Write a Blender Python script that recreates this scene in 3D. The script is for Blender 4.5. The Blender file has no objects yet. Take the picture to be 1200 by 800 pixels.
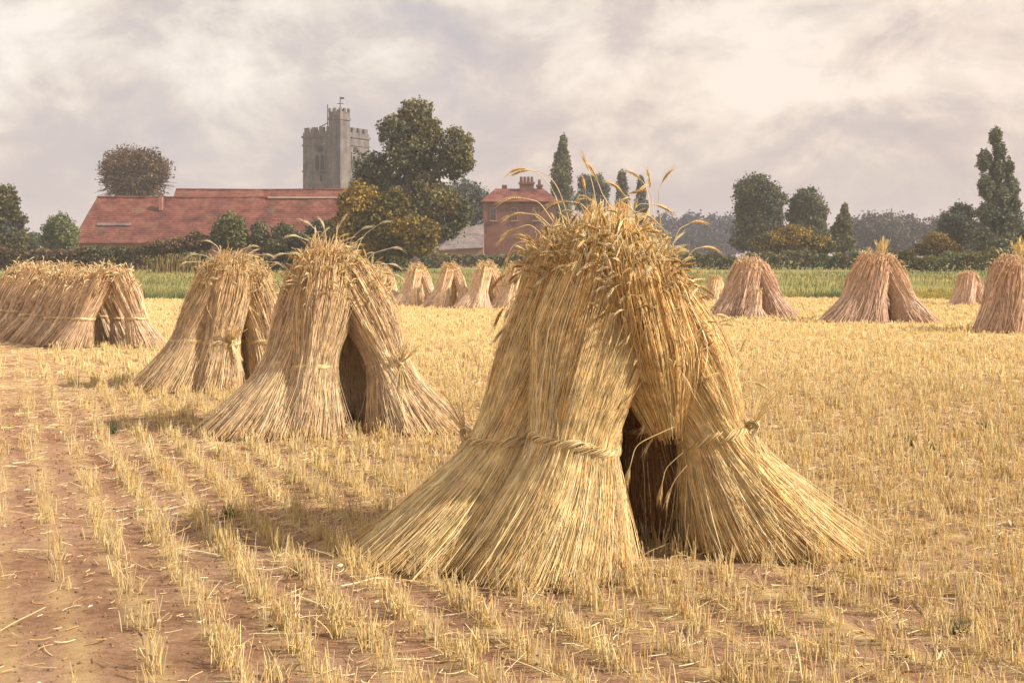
import bpy, math, random
import numpy as np
R = math.radians
random.seed(7)
sc = bpy.context.scene
COL = sc.collection
F_PX, HORIZ, EYE = 1400.0, 300.0, 1.55      # focal length in photo pixels, horizon row, eye height (m)

# ------------------------------------------------------------------ camera
cam_d = bpy.data.cameras.new('camera')
cam_d.sensor_width = 36; cam_d.lens = 36 * F_PX / 1200
cam_d.shift_y = -(400 - HORIZ) / 1200
cam_d.clip_end = 6000; cam_d.clip_start = 0.05
cam = bpy.data.objects.new('camera', cam_d); COL.objects.link(cam)
cam.location = (0, 0, EYE); cam.rotation_euler = (R(90), 0, 0)
sc.camera = cam

# ------------------------------------------------------------------ sun and sky
SUN_DIR = np.array([1.0, -0.24, 0.80]); SUN_DIR /= np.linalg.norm(SUN_DIR)
sun_el = math.asin(SUN_DIR[2]); sun_az = math.atan2(SUN_DIR[0], SUN_DIR[1])
ld = bpy.data.lights.new('sun', 'SUN'); ld.energy = 5.0; ld.angle = R(0.8); ld.color = (1.0, 0.87, 0.69)
sun = bpy.data.objects.new('sun', ld); COL.objects.link(sun)
from mathutils import Vector
sun.rotation_euler = Vector(tuple(-SUN_DIR)).to_track_quat('-Z', 'Y').to_euler()
sun.location = (30, 0, 40)

world = bpy.data.worlds.new('World'); sc.world = world; world.use_nodes = True
nt = world.node_tree; nt.nodes.clear()
def N(t, ty, **kw):
    n = t.nodes.new(ty)
    for k, v in kw.items():
        if k in n.inputs: n.inputs[k].default_value = v
        else: setattr(n, k, v)
    return n
def ramp(t, fac, stops):
    r = t.nodes.new('ShaderNodeValToRGB')
    while len(r.color_ramp.elements) < len(stops): r.color_ramp.elements.new(0.5)
    for e, (p, c) in zip(r.color_ramp.elements, stops):
        e.position = p; e.color = (*c, 1) if len(c) == 3 else c
    t.links.new(fac, r.inputs[0]); return r
out = N(nt, 'ShaderNodeOutputWorld')
sky = N(nt, 'ShaderNodeTexSky', sky_type='NISHITA', sun_disc=False)
sky.sun_elevation = sun_el; sky.sun_rotation = sun_az
sky.air_density = 1.0; sky.dust_density = 2.5
bg_sky = N(nt, 'ShaderNodeBackground', Strength=0.10); nt.links.new(sky.outputs[0], bg_sky.inputs[0])
tc = N(nt, 'ShaderNodeTexCoord')
mp = N(nt, 'ShaderNodeMapping'); mp.inputs['Scale'].default_value = (1.0, 1.0, 1.7); mp.inputs['Location'].default_value = (3.1, 0.4, 0.2)
nt.links.new(tc.outputs['Generated'], mp.inputs[0])
n1 = N(nt, 'ShaderNodeTexNoise', Scale=4.2, Detail=8.0, Roughness=0.58, Distortion=0.5)
n2 = N(nt, 'ShaderNodeTexNoise', Scale=10.0, Detail=8.0, Roughness=0.6, Distortion=0.35)
n3 = N(nt, 'ShaderNodeTexNoise', Scale=2.0, Detail=3.0, Roughness=0.5)
for n in (n1, n2, n3): nt.links.new(mp.outputs[0], n.inputs['Vector'])
mx = N(nt, 'ShaderNodeMix'); mx.inputs[0].default_value = 0.45
nt.links.new(n1.outputs[0], mx.inputs[2]); nt.links.new(n2.outputs[0], mx.inputs[3])
sep = N(nt, 'ShaderNodeSeparateXYZ'); nt.links.new(tc.outputs['Generated'], sep.inputs[0])
hi = N(nt, 'ShaderNodeMapRange'); hi.inputs['From Min'].default_value = 0.0; hi.inputs['From Max'].default_value = 0.24
hi.inputs['To Min'].default_value = -0.06; hi.inputs['To Max'].default_value = 0.085
nt.links.new(sep.outputs[2], hi.inputs[0])
ad = N(nt, 'ShaderNodeMath', operation='ADD'); nt.links.new(mx.outputs[0], ad.inputs[0]); nt.links.new(hi.outputs[0], ad.inputs[1])
cr = ramp(nt, ad.outputs[0], [(0.35, (0.49, 0.44, 0.455)), (0.45, (0.56, 0.495, 0.49)), (0.50, (0.64, 0.565, 0.525)), (0.535, (0.75, 0.67, 0.595)), (0.60, (0.90, 0.82, 0.73))])
pk = ramp(nt, n3.outputs[0], [(0.40, (1.0, 1.0, 1.0)), (0.60, (1.04, 0.97, 0.93))])
mul = N(nt, 'ShaderNodeMix', data_type='RGBA', blend_type='MULTIPLY'); mul.inputs[0].default_value = 1.0
nt.links.new(cr.outputs[0], mul.inputs[6]); nt.links.new(pk.outputs[0], mul.inputs[7])
bg_cl = N(nt, 'ShaderNodeBackground', Strength=0.80); nt.links.new(mul.outputs[2], bg_cl.inputs[0])
cover = ramp(nt, n2.outputs[0], [(0.30, (0.86,) * 3), (0.48, (0.97,) * 3)])
ms = N(nt, 'ShaderNodeMixShader')
nt.links.new(cover.outputs[0], ms.inputs[0]); nt.links.new(bg_sky.outputs[0], ms.inputs[1]); nt.links.new(bg_cl.outputs[0], ms.inputs[2])
nt.links.new(ms.outputs[0], out.inputs[0])
sc.view_settings.view_transform = 'Standard'; sc.view_settings.look = 'None'
sc.view_settings.gamma = 1; sc.view_settings.use_curve_mapping = False
sc.view_settings.exposure = 0.54
sc.cycles.max_bounces = 6; sc.cycles.transparent_max_bounces = 6; sc.cycles.volume_bounces = 0
sc.cycles.use_denoising = True

# ------------------------------------------------------------------ helpers
def WX(px, Y): return (px - 600) / F_PX * Y
def WZ(py, Y): return EYE - (py - HORIZ) / F_PX * Y
def GY(py): return EYE * F_PX / (py - HORIZ)
def rng(seed): return np.random.default_rng(seed)
def norm(v): return v / np.maximum(np.linalg.norm(v, axis=-1, keepdims=True), 1e-9)
_rs = rng(99); _W = _rs.normal(size=(14, 2)); _P = _rs.uniform(0, 6.28, 14)
def noise2(x, y, sc_=1.0):
    v = 0
    for i in range(14):
        f = 1.0 + i * 0.35
        v = v + np.sin((x * _W[i, 0] + y * _W[i, 1]) * f * sc_ + _P[i]) / (1 + i * 0.12)
    return v / 5.0

FLAT = {'church_stone', 'red_roof_tiles', 'rear_roof_tiles', 'grey_slate', 'red_brick', 'barn_brick', 'dark_opening', 'window_pane', 'weathered_white_paint', 'iron', 'pale_mortar'}
class Buf:
    """collects vertices, faces and one colour per vertex; build() links ONE mesh object"""
    def __init__(s): s.v = []; s.q = []; s.t = []; s.c = []; s.n = 0
    def add(s, v, q=None, t=None, c=(0.5, 0.5, 0.5)):
        v = np.asarray(v, float).reshape(-1, 3)
        c = np.broadcast_to(np.asarray(c, float), (len(v), 3)) if np.ndim(c) == 1 else np.asarray(c, float).reshape(-1, 3)
        s.v.append(v); s.c.append(c)
        if q is not None and len(q): s.q.append(np.asarray(q).reshape(-1, 4) + s.n)
        if t is not None and len(t): s.t.append(np.asarray(t).reshape(-1, 3) + s.n)
        s.n += len(v)
    def tubes(s, P, rad, col, sides=3, seed=0, cap=False):
        """P [N,S,3], rad [N,S] or scalar, col [N,3] or [N,S,3]"""
        P = np.asarray(P, float); n, S, _ = P.shape
        rad = np.broadcast_to(np.asarray(rad, float), (n, S)) if np.ndim(rad) != 1 else np.broadcast_to(np.asarray(rad)[:, None], (n, S))
        T = norm(np.gradient(P, axis=1))
        ref = rng(seed).normal(size=(n, 1, 3)); ref = ref - (ref * T[:, :1]).sum(-1, keepdims=True) * T[:, :1]
        A = norm(np.cross(T, np.broadcast_to(norm(ref), T.shape))); B = np.cross(T, A)
        a = np.arange(sides) * 2 * np.pi / sides
        V = P[:, :, None] + rad[:, :, None, None] * (A[:, :, None] * np.cos(a)[:, None] + B[:, :, None] * np.sin(a)[:, None])
        col = np.asarray(col, float)
        if col.ndim == 1: col = np.broadcast_to(col, (n, 3))
        if col.ndim == 2: col = np.broadcast_to(col[:, None], (n, S, 3))
        C = np.broadcast_to(col[:, :, None], V.shape)
        idx = np.arange(n * S * sides).reshape(n, S, sides); nx = np.roll(idx, -1, axis=2)
        Q = np.stack([idx[:, :-1], nx[:, :-1], nx[:, 1:], idx[:, 1:]], -1).reshape(-1, 4)
        s.add(V, q=Q, c=C.reshape(-1, 3))
    def leaves(s, P, size, col, nrm=None, seed=0, asp=0.7):
        """little folded leaf clumps: one quad per point"""
        r = rng(seed); n = len(P)
        d = r.normal(size=(n, 3))
        if nrm is not None: d = d + nrm * 0.9
        d = norm(d); u = norm(np.cross(d, r.normal(size=(n, 3)))); w = np.cross(d, u)
        size = np.broadcast_to(size, (n,))[:, None]
        V = np.stack([P - u * size * .5, P + w * size * .5 * asp + d * size * .12, P + u * size * .5, P - w * size * .5 * asp + d * size * .1], 1)
        s.add(V, q=np.arange(4 * n).reshape(n, 4), c=np.repeat(col, 4, axis=0))
    def octas(s, P, D, Wd, L, r_, col):
        """elongated grains: centres P, axis D, side Wd"""
        n = len(P); B = np.cross(D, Wd)
        L = np.broadcast_to(L, (n,))[:, None]; r_ = np.broadcast_to(r_, (n,))[:, None]
        V = np.stack([P - D * L * .45, P + Wd * r_, P + B * r_ * .75, P - Wd * r_, P - B * r_ * .75, P + D * L * .55], 1)
        f = np.array([[0, 2, 1], [0, 3, 2], [0, 4, 3], [0, 1, 4], [5, 1, 2], [5, 2, 3], [5, 3, 4], [5, 4, 1]])
        s.add(V, t=(np.arange(n)[:, None, None] * 6 + f).reshape(-1, 3), c=np.repeat(col, 6, axis=0))
    def box(s, c, h, rz=0.0, col=(.5, .5, .5), taper=1.0):
        x, y, z = h
        V = np.array([[sx * x * (taper if sz > 0 else 1), sy * y * (taper if sz > 0 else 1), sz * z] for sz in (-1, 1) for sy in (-1, 1) for sx in (-1, 1)], float)
        ca, sa = math.cos(rz), math.sin(rz)
        V = np.stack([V[:, 0] * ca - V[:, 1] * sa, V[:, 0] * sa + V[:, 1] * ca, V[:, 2]], 1) + np.array(c)
        s.add(V, q=[[0, 2, 3, 1], [4, 5, 7, 6], [0, 1, 5, 4], [2, 6, 7, 3], [1, 3, 7, 5], [0, 4, 6, 2]], c=col)
    def build(s, name, mat, parent=None, loc=None, smooth=False):
        V = np.concatenate(s.v); C = np.concatenate(s.c)
        Q = np.concatenate(s.q) if s.q else np.zeros((0, 4), int); T = np.concatenate(s.t) if s.t else np.zeros((0, 3), int)
        me = bpy.data.meshes.new(name)
        me.vertices.add(len(V)); me.vertices.foreach_set('co', V.astype(np.float32).ravel())
        li = np.concatenate([Q.ravel(), T.ravel()]).astype(np.int32)
        me.loops.add(len(li)); me.loops.foreach_set('vertex_index', li)
        st = np.concatenate([np.arange(len(Q)) * 4, len(Q) * 4 + np.arange(len(T)) * 3]).astype(np.int32)
        me.polygons.add(len(st)); me.polygons.foreach_set('loop_start', st)
        me.polygons.foreach_set('loop_total', np.concatenate([np.full(len(Q), 4), np.full(len(T), 3)]).astype(np.int32))
        if mat.name in FLAT: me.polygons.foreach_set('use_smooth', np.zeros(len(st), bool)); me.attributes.new('sharp_face', 'BOOLEAN', 'FACE').data.foreach_set('value', np.ones(len(st), bool))
        at = me.color_attributes.new('tint', 'FLOAT_COLOR', 'POINT')
        at.data.foreach_set('color', np.concatenate([C, np.ones((len(C), 1))], 1).astype(np.float32).ravel())
        me.update(); me.validate()
        me.materials.append(mat)
        o = bpy.data.objects.new(name, me); COL.objects.link(o)
        if parent is not None: o.parent = parent
        if loc is not None: o.location = loc
        return o
def tag(o, label=None, cat=None, group=None, kind=None):
    if label: o['label'] = label
    if cat: o['category'] = cat
    if group: o['group'] = group
    if kind: o['kind'] = kind
    return o
def thing(name, label, cat, loc=(0, 0, 0), rz=0, group=None):
    o = bpy.data.objects.new(name, None); COL.objects.link(o)
    o.empty_display_size = 0.2; o.location = loc; o.rotation_euler = (0, 0, rz)
    return tag(o, label, cat, group)
def copy_tree(o, parent=None):
    c = o.copy(); COL.objects.link(c); c.parent = parent
    for ch in [x for x in bpy.data.objects if x.parent == o]: copy_tree(ch, c)
    return c

# ------------------------------------------------------------------ materials
def mat(name, rough=0.8, spec=0.25):
    m = bpy.data.materials.new(name); m.use_nodes = True; t = m.node_tree; b = t.nodes['Principled BSDF']
    b.inputs['Roughness'].default_value = rough; b.inputs['Specular IOR Level'].default_value = spec
    return m, t, b
def tint_mat(name, rough=0.75, spec=0.2, transl=0.0, nscale=30.0, namt=0.25, bump=0.0):
    m, t, b = mat(name, rough, spec)
    at = N(t, 'ShaderNodeAttribute', attribute_name='tint')
    tcn = N(t, 'ShaderNodeTexCoord'); nz = N(t, 'ShaderNodeTexNoise', Scale=nscale, Detail=4.0)
    t.links.new(tcn.outputs['Object'], nz.inputs['Vector'])
    rp = ramp(t, nz.outputs[0], [(0.3, (1 - namt,) * 3), (0.7, (1 + namt,) * 3)])
    mm = N(t, 'ShaderNodeMix', data_type='RGBA', blend_type='MULTIPLY'); mm.inputs[0].default_value = 1.0
    t.links.new(at.outputs['Color'], mm.inputs[6]); t.links.new(rp.outputs[0], mm.inputs[7])
    t.links.new(mm.outputs[2], b.inputs['Base Color'])
    if bump:
        bp = N(t, 'ShaderNodeBump', Strength=bump, Distance=0.02); t.links.new(nz.outputs[0], bp.inputs['Height']); t.links.new(bp.outputs[0], b.inputs['Normal'])
    if transl:
        tr = N(t, 'ShaderNodeBsdfTranslucent'); t.links.new(mm.outputs[2], tr.inputs[0])
        sh = N(t, 'ShaderNodeMixShader'); sh.inputs[0].default_value = transl
        o_ = t.nodes['Material Output']
        t.links.new(b.outputs[0], sh.inputs[1]); t.links.new(tr.outputs[0], sh.inputs[2]); t.links.new(sh.outputs[0], o_.inputs[0])
    return m
M_straw = tint_mat('straw', rough=0.5, spec=0.38, nscale=14, namt=0.22)
M_stub = tint_mat('stubble_straw', rough=0.6, spec=0.25, transl=0.35, nscale=8, namt=0.12)
M_clod = tint_mat('clod', rough=0.95, spec=0.05, nscale=60)
M_ear = tint_mat('wheat_ear', rough=0.62, spec=0.25, transl=0.15, nscale=30, namt=0.2)
M_leaf = tint_mat('foliage', rough=0.7, spec=0.15, transl=0.22, nscale=0.6, namt=0.28)
M_grass = tint_mat('grass', rough=0.7, spec=0.15, transl=0.3, nscale=0.4, namt=0.25)
M_bark = tint_mat('bark', rough=0.9, nscale=3, namt=0.35, bump=0.6)

def stone_mat():
    m, t, b = mat('church_stone', 0.92, 0.1)
    tcn = N(t, 'ShaderNodeTexCoord')
    nz = N(t, 'ShaderNodeTexNoise', Scale=0.55, Detail=8.0, Roughness=0.65); t.links.new(tcn.outputs['Object'], nz.inputs['Vector'])
    mp_ = N(t, 'ShaderNodeMapping'); mp_.inputs['Scale'].default_value = (1.3, 1.3, 0.12); t.links.new(tcn.outputs['Object'], mp_.inputs[0])
    n2_ = N(t, 'ShaderNodeTexNoise', Scale=1.2, Detail=5.0); t.links.new(mp_.outputs[0], n2_.inputs['Vector'])
    r1 = ramp(t, nz.outputs[0], [(0.3, (.10, .095, .11)), (0.5, (.16, .148, .16)), (0.7, (.24, .215, .205))])
    r2 = ramp(t, n2_.outputs[0], [(0.3, (.72, .70, .70)), (0.65, (1.15, 1.1, 1.05))])
    mm = N(t, 'ShaderNodeMix', data_type='RGBA', blend_type='MULTIPLY'); mm.inputs[0].default_value = 1.0
    t.links.new(r1.outputs[0], mm.inputs[6]); t.links.new(r2.outputs[0], mm.inputs[7])
    t.links.new(mm.outputs[2], b.inputs['Base Color'])
    n3_ = N(t, 'ShaderNodeTexNoise', Scale=3.0, Detail=6.0); t.links.new(tcn.outputs['Object'], n3_.inputs['Vector'])
    bp = N(t, 'ShaderNodeBump', Strength=0.7, Distance=0.15); t.links.new(n3_.outputs[0], bp.inputs['Height']); t.links.new(bp.outputs[0], b.inputs['Normal'])
    return m
def tile_mat(name, dark, mid, light, course=0.28):
    m, t, b = mat(name, 0.85, 0.15)
    tcn = N(t, 'ShaderNodeTexCoord')
    nz = N(t, 'ShaderNodeTexNoise', Scale=0.22, Detail=7.0, Roughness=0.62, Distortion=0.4); t.links.new(tcn.outputs['Object'], nz.inputs['Vector'])
    mp_ = N(t, 'ShaderNodeMapping'); mp_.inputs['Scale'].default_value = (0.45, 0.45, 1.1); t.links.new(tcn.outputs['Object'], mp_.inputs[0])
    n2_ = N(t, 'ShaderNodeTexNoise', Scale=1.1, Detail=6.0, Roughness=0.6); t.links.new(mp_.outputs[0], n2_.inputs['Vector'])
    ad_ = N(t, 'ShaderNodeMix'); ad_.inputs[0].default_value = 0.5; t.links.new(nz.outputs[0], ad_.inputs[2]); t.links.new(n2_.outputs[0], ad_.inputs[3])
    r1 = ramp(t, ad_.outputs[0], [(0.38, dark), (0.49, mid), (0.60, light)])
    w = N(t, 'ShaderNodeTexWave', wave_type='BANDS', bands_direction='Z', Scale=1 / course / 3.14, Distortion=0.6, Detail=2.0); t.links.new(tcn.outputs['Object'], w.inputs['Vector'])
    r2 = ramp(t, w.outputs[0], [(0.0, (.9, .9, .9)), (0.5, (1.03, 1.03, 1.03))])
    mm = N(t, 'ShaderNodeMix', data_type='RGBA', blend_type='MULTIPLY'); mm.inputs[0].default_value = 1.0
    t.links.new(r1.outputs[0], mm.inputs[6]); t.links.new(r2.outputs[0], mm.inputs[7]); t.links.new(mm.outputs[2], b.inputs['Base Color'])
    n4 = N(t, 'ShaderNodeTexNoise', Scale=1.7, Detail=9.0, Roughness=0.8); t.links.new(tcn.outputs['Object'], n4.inputs['Vector'])
    r4 = ramp(t, n4.outputs[0], [(0.36, (.62, .60, .62)), (0.5, (1, 1, 1)), (0.62, (1.28, 1.3, 1.25))])
    m4 = N(t, 'ShaderNodeMix', data_type='RGBA', blend_type='MULTIPLY'); m4.inputs[0].default_value = 1.0
    t.links.new(mm.outputs[2], m4.inputs[6]); t.links.new(r4.outputs[0], m4.inputs[7])
    n5 = N(t, 'ShaderNodeTexNoise', Scale=0.5, Detail=6.0, Roughness=0.7); t.links.new(tcn.outputs['Object'], n5.inputs['Vector'])
    r5 = ramp(t, n5.outputs[0], [(0.56, (0, 0, 0)), (0.68, (.6, .6, .6))])
    m5 = N(t, 'ShaderNodeMix', data_type='RGBA'); m5.inputs[7].default_value = (.16, .13, .09, 1)
    t.links.new(r5.outputs[0], m5.inputs[0]); t.links.new(m4.outputs[2], m5.inputs[6]); t.links.new(m5.outputs[2], b.inputs['Base Color'])
    bp = N(t, 'ShaderNodeBump', Strength=0.5, Distance=0.08); t.links.new(w.outputs[0], bp.inputs['Height']); t.links.new(bp.outputs[0], b.inputs['Normal'])
    return m
def brick_mat(name, c1, c2, mortar):
    m, t, b = mat(name, 0.9, 0.1)
    tcn = N(t, 'ShaderNodeTexCoord'); mp_ = N(t, 'ShaderNodeMapping'); mp_.inputs['Rotation'].default_value = (R(90), 0, 0)
    t.links.new(tcn.outputs['Object'], mp_.inputs[0])
    br = N(t, 'ShaderNodeTexBrick', Scale=3.0); br.inputs['Color1'].default_value = (*c1, 1); br.inputs['Color2'].default_value = (*c2, 1); br.inputs['Mortar'].default_value = (*mortar, 1)
    t.links.new(mp_.outputs[0], br.inputs['Vector'])
    nz = N(t, 'ShaderNodeTexNoise', Scale=0.7, Detail=6.0); t.links.new(tcn.outputs['Object'], nz.inputs['Vector'])
    rp = ramp(t, nz.outputs[0], [(0.3, (.7, .7, .72)), (0.7, (1.2, 1.15, 1.1))])
    mm = N(t, 'ShaderNodeMix', data_type='RGBA', blend_type='MULTIPLY'); mm.inputs[0].default_value = 1.0
    t.links.new(br.outputs[0], mm.inputs[6]); t.links.new(rp.outputs[0], mm.inputs[7]); t.links.new(mm.outputs[2], b.inputs['Base Color'])
    return m
def plain_mat(name, c, rough=0.7, amt=0.15, scale=2.0):
    m, t, b = mat(name, rough)
    tcn = N(t, 'ShaderNodeTexCoord'); nz = N(t, 'ShaderNodeTexNoise', Scale=scale, Detail=4.0); t.links.new(tcn.outputs['Object'], nz.inputs['Vector'])
    rp = ramp(t, nz.outputs[0], [(0.3, tuple(x * (1 - amt) for x in c)), (0.7, tuple(x * (1 + amt) for x in c))])
    t.links.new(rp.outputs[0], b.inputs['Base Color']); return m
M_stone = stone_mat()
M_tile = tile_mat('red_roof_tiles', (.085, .034, .032), (.15, .054, .044), (.21, .088, .07))
M_tile2 = tile_mat('rear_roof_tiles', (.12, .045, .037), (.18, .066, .053), (.23, .10, .075))
M_slate = tile_mat('grey_slate', (.12, .10, .11), (.19, .16, .165), (.25, .21, .20))
M_brick = brick_mat('red_brick', (.22, .105, .085), (.17, .075, .06), (.21, .15, .125))
M_barnwall = brick_mat('barn_brick', (.38, .20, .15), (.30, .14, .10), (.32, .24, .19))
M_dark = plain_mat('dark_opening', (.035, .03, .032), 0.6)
M_glass = plain_mat('window_pane', (.06, .06, .07), 0.15)
M_white = plain_mat('weathered_white_paint', (.5, .44, .38), 0.6)
M_iron = plain_mat('iron', (.06, .055, .055), 0.5)
M_lead = plain_mat('pale_mortar', (.34, .23, .185), 0.8)

# ------------------------------------------------------------------ ground
ROW_D = np.array([-0.394, 0.919]); ROW_N = np.array([0.919, 0.394]); ROW = 0.27; BARE = 0.72
def gheight(x, y):
    s = x * ROW_N[0] + y * ROW_N[1]
    fade = np.clip((17 - np.hypot(x, y - 2)) / 5, 0, 1)
    return fade * (0.006 * np.cos(2 * np.pi * (s + 0.02 * noise2(x, y, 1.5)) / ROW) * (s > BARE - .1) + 0.004 * noise2(x, y, 2.2) + 0.005 * noise2(x + 9, y, 13.0))
def spread(lo, hi, step, far):
    a = np.arange(lo, hi + step / 2, step); g = step; L = [hi]; 
    while L[-1] < far: g *= 1.35; L.append(L[-1] + g)
    g = step; K = [lo]
    while K[-1] > -far: g *= 1.35; K.append(K[-1] - g)
    return np.concatenate([K[::-1][:-1], a, L[1:]])
xs = spread(-6.5, 7.0, 0.045, 780); ys = spread(3.4, 15.5, 0.045, 780)
X, Y = np.meshgrid(xs, ys); Z = gheight(X, Y)
g = Buf(); nx_, ny_ = len(xs), len(ys)
I = np.arange(nx_ * ny_).reshape(ny_, nx_)
g.add(np.stack([X, Y, Z], -1), q=np.stack([I[:-1, :-1], I[:-1, 1:], I[1:, 1:], I[1:, :-1]], -1))
def ground_mat():
    m, t, b = mat('field_soil', 0.95, 0.08)
    tcn = N(t, 'ShaderNodeTexCoord')
    def nz(scale, det=6.0, rough=0.6, dist=0.0, vec=None):
        n = N(t, 'ShaderNodeTexNoise', Scale=scale, Detail=det, Roughness=rough, Distortion=dist)
        t.links.new(vec or tcn.outputs['Object'], n.inputs['Vector']); return n.outputs[0]
    def math_(op, a, b_, clamp=False):
        n = N(t, 'ShaderNodeMath', operation=op); n.use_clamp = clamp
        for i, v in enumerate((a, b_)):
            if v is None: continue
            if isinstance(v, (int, float)): n.inputs[i].default_value = v
            else: t.links.new(v, n.inputs[i])
        return n.outputs[0]
    def mixc(f, a, b_):
        n = N(t, 'ShaderNodeMix', data_type='RGBA')
        t.links.new(f, n.inputs[0])
        for i, v in ((6, a), (7, b_)):
            if isinstance(v, tuple): n.inputs[i].default_value = (*v, 1)
            else: t.links.new(v, n.inputs[i])
        return n.outputs[2]
    # bare soil
    soil = ramp(t, nz(0.9, 9.0, 0.65), [(0.30, (.23, .125, .08)), (0.45, (.39, .235, .15)), (0.58, (.50, .325, .22)), (0.74, (.60, .43, .30))]).outputs[0]
    pinkm = ramp(t, nz(0.35, 4.0), [(0.45, (0, 0, 0)), (0.65, (1, 1, 1))]).outputs[0]
    soil = mixc(math_('MULTIPLY', pinkm, 0.55), soil, (.40, .215, .155))
    grit = ramp(t, nz(16.0, 10.0, 0.85), [(0.36, (.55, .53, .52)), (0.52, (1.0, 1.0, 1.0)), (0.66, (1.25, 1.22, 1.18))]).outputs[0]
    mm = N(t, 'ShaderNodeMix', data_type='RGBA', blend_type='MULTIPLY'); mm.inputs[0].default_value = 1.0
    t.links.new(soil, mm.inputs[6]); t.links.new(grit, mm.inputs[7]); soil = mm.outputs[2]
    # straw litter: stretched noise along the rows
    sp = N(t, 'ShaderNodeSeparateXYZ'); t.links.new(tcn.outputs['Object'], sp.inputs[0])
    s = math_('ADD', math_('MULTIPLY', sp.outputs[0], float(ROW_N[0])), math_('MULTIPLY', sp.outputs[1], float(ROW_N[1])))
    wob = math_('MULTIPLY', math_('SUBTRACT', nz(1.1, 4.0), 0.5), 0.16)
    ph = math_('MULTIPLY', math_('ADD', s, wob), 2 * math.pi / ROW)
    stripe = math_('ADD', math_('MULTIPLY', math_('COSINE', ph, None), 0.5), 0.5)
    litter = ramp(t, nz(7.0, 7.0, 0.7), [(0.3, (.52, .35, .15)), (0.5, (.70, .52, .25)), (0.7, (.82, .66, .37))]).outputs[0]
    patch = nz(1.6, 6.0, 0.65)
    dist_ = N(t, 'ShaderNodeMapRange'); dist_.inputs['From Min'].default_value = 7.0; dist_.inputs['From Max'].default_value = 24.0
    t.links.new(sp.outputs[1], dist_.inputs[0])
    bare = N(t, 'ShaderNodeMapRange'); bare.inputs['From Min'].default_value = BARE - 2.4; bare.inputs['From Max'].default_value = BARE + 0.9
    t.links.new(math_('ADD', s, math_('MULTIPLY', math_('SUBTRACT', nz(0.9, 7.0, 0.7), 0.5), 5.0)), bare.inputs[0])
    near_f = math_('ADD', math_('SUBTRACT', math_('MULTIPLY', stripe, 0.9), 0.2), math_('MULTIPLY', math_('SUBTRACT', math_('ADD', math_('MULTIPLY', patch, 0.3), math_('MULTIPLY', nz(26.0, 9.0, 0.85), 0.7)), 0.5), 5.0))
    far_f = math_('ADD', math_('MULTIPLY', math_('SUBTRACT', patch, 0.5), 1.3), 0.86)
    f = N(t, 'ShaderNodeMix'); t.links.new(dist_.outputs[0], f.inputs[0]); t.links.new(near_f, f.inputs[2]); t.links.new(far_f, f.inputs[3])
    fac = math_('MULTIPLY', f.outputs[0], bare.outputs[0], True)
    col = mixc(fac, soil, litter)
    fine = nz(160.0, 3.0, 0.6)
    t.links.new(col, b.inputs['Base Color'])
    bp = N(t, 'ShaderNodeBump', Strength=1.0, Distance=0.035); t.links.new(nz(24.0, 10.0, 0.8), bp.inputs['Height']); t.links.new(bp.outputs[0], b.inputs['Normal'])
    return m
go = g.build('ground', ground_mat(), smooth=True); tag(go, kind='structure')

# green meadow beyond the stubble (a sheet a little above)
FAR = 43.0
def far_edge(x): return FAR + 1.3 * np.sin(x * 0.21) + 0.7 * np.sin(x * 0.73 + 1) + .4 * np.sin(x * 1.9)
mg = Buf(); mx_ = np.concatenate([np.linspace(-700, -40, 12), np.linspace(-38, 38, 120), np.linspace(40, 700, 12)])
rowsY = [0.0, 6, 20, 60, 160, 400, 760]
V = np.array([[[x, far_edge(max(-40, min(40, x))) + dy, 0.012] for x in mx_] for dy in rowsY])
I = np.arange(V.shape[0] * V.shape[1]).reshape(V.shape[:2])
mg.add(V, q=np.stack([I[:-1, :-1], I[:-1, 1:], I[1:, 1:], I[1:, :-1]], -1))
def meadow_mat():
    m, t, b = mat('meadow_green', 0.95, 0.05)
    tcn = N(t, 'ShaderNodeTexCoord')
    mp_ = N(t, 'ShaderNodeMapping'); mp_.inputs['Scale'].default_value = (0.5, 0.1, 1); t.links.new(tcn.outputs['Object'], mp_.inputs[0])
    nz = N(t, 'ShaderNodeTexNoise', Scale=0.35, Detail=6.0); t.links.new(mp_.outputs[0], nz.inputs['Vector'])
    rp = ramp(t, nz.outputs[0], [(0.32, (.13, .16, .075)), (0.5, (.22, .22, .085)), (0.65, (.33, .28, .10))])
    t.links.new(rp.outputs[0], b.inputs['Base Color']); return m
tag(mg.build('meadow', meadow_mat()), kind='structure')

# ------------------------------------------------------------------ palettes (linear base colours)
P_NEAR = np.array([(.86, .71, .40), (.80, .60, .26), (.90, .81, .55), (.62, .39, .16), (.64, .49, .28), (.74, .54, .27), (.42, .24, .10)])
W_NEAR = np.array([.22, .22, .13, .15, .07, .13, .08])
P_MID = np.array([(.74, .57, .35), (.68, .49, .28), (.80, .66, .44), (.52, .36, .22), (.56, .45, .34), (.62, .44, .29)])
W_MID = np.array([.22, .2, .1, .16, .16, .16])
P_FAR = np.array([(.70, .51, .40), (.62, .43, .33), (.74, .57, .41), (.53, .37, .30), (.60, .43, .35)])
W_FAR = np.array([.25, .25, .15, .15, .2])
P_GAP_SHADE = np.array([(.36, .19, .08), (.27, .13, .055), (.44, .26, .11), (.20, .09, .04)])  # deep red-browns: shade of the stook's gap put into the straw colour
P_EAR = np.array([(.72, .55, .28), (.60, .41, .17), (.84, .73, .48), (.46, .29, .12), (.66, .57, .36), (.78, .64, .36)])

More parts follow.
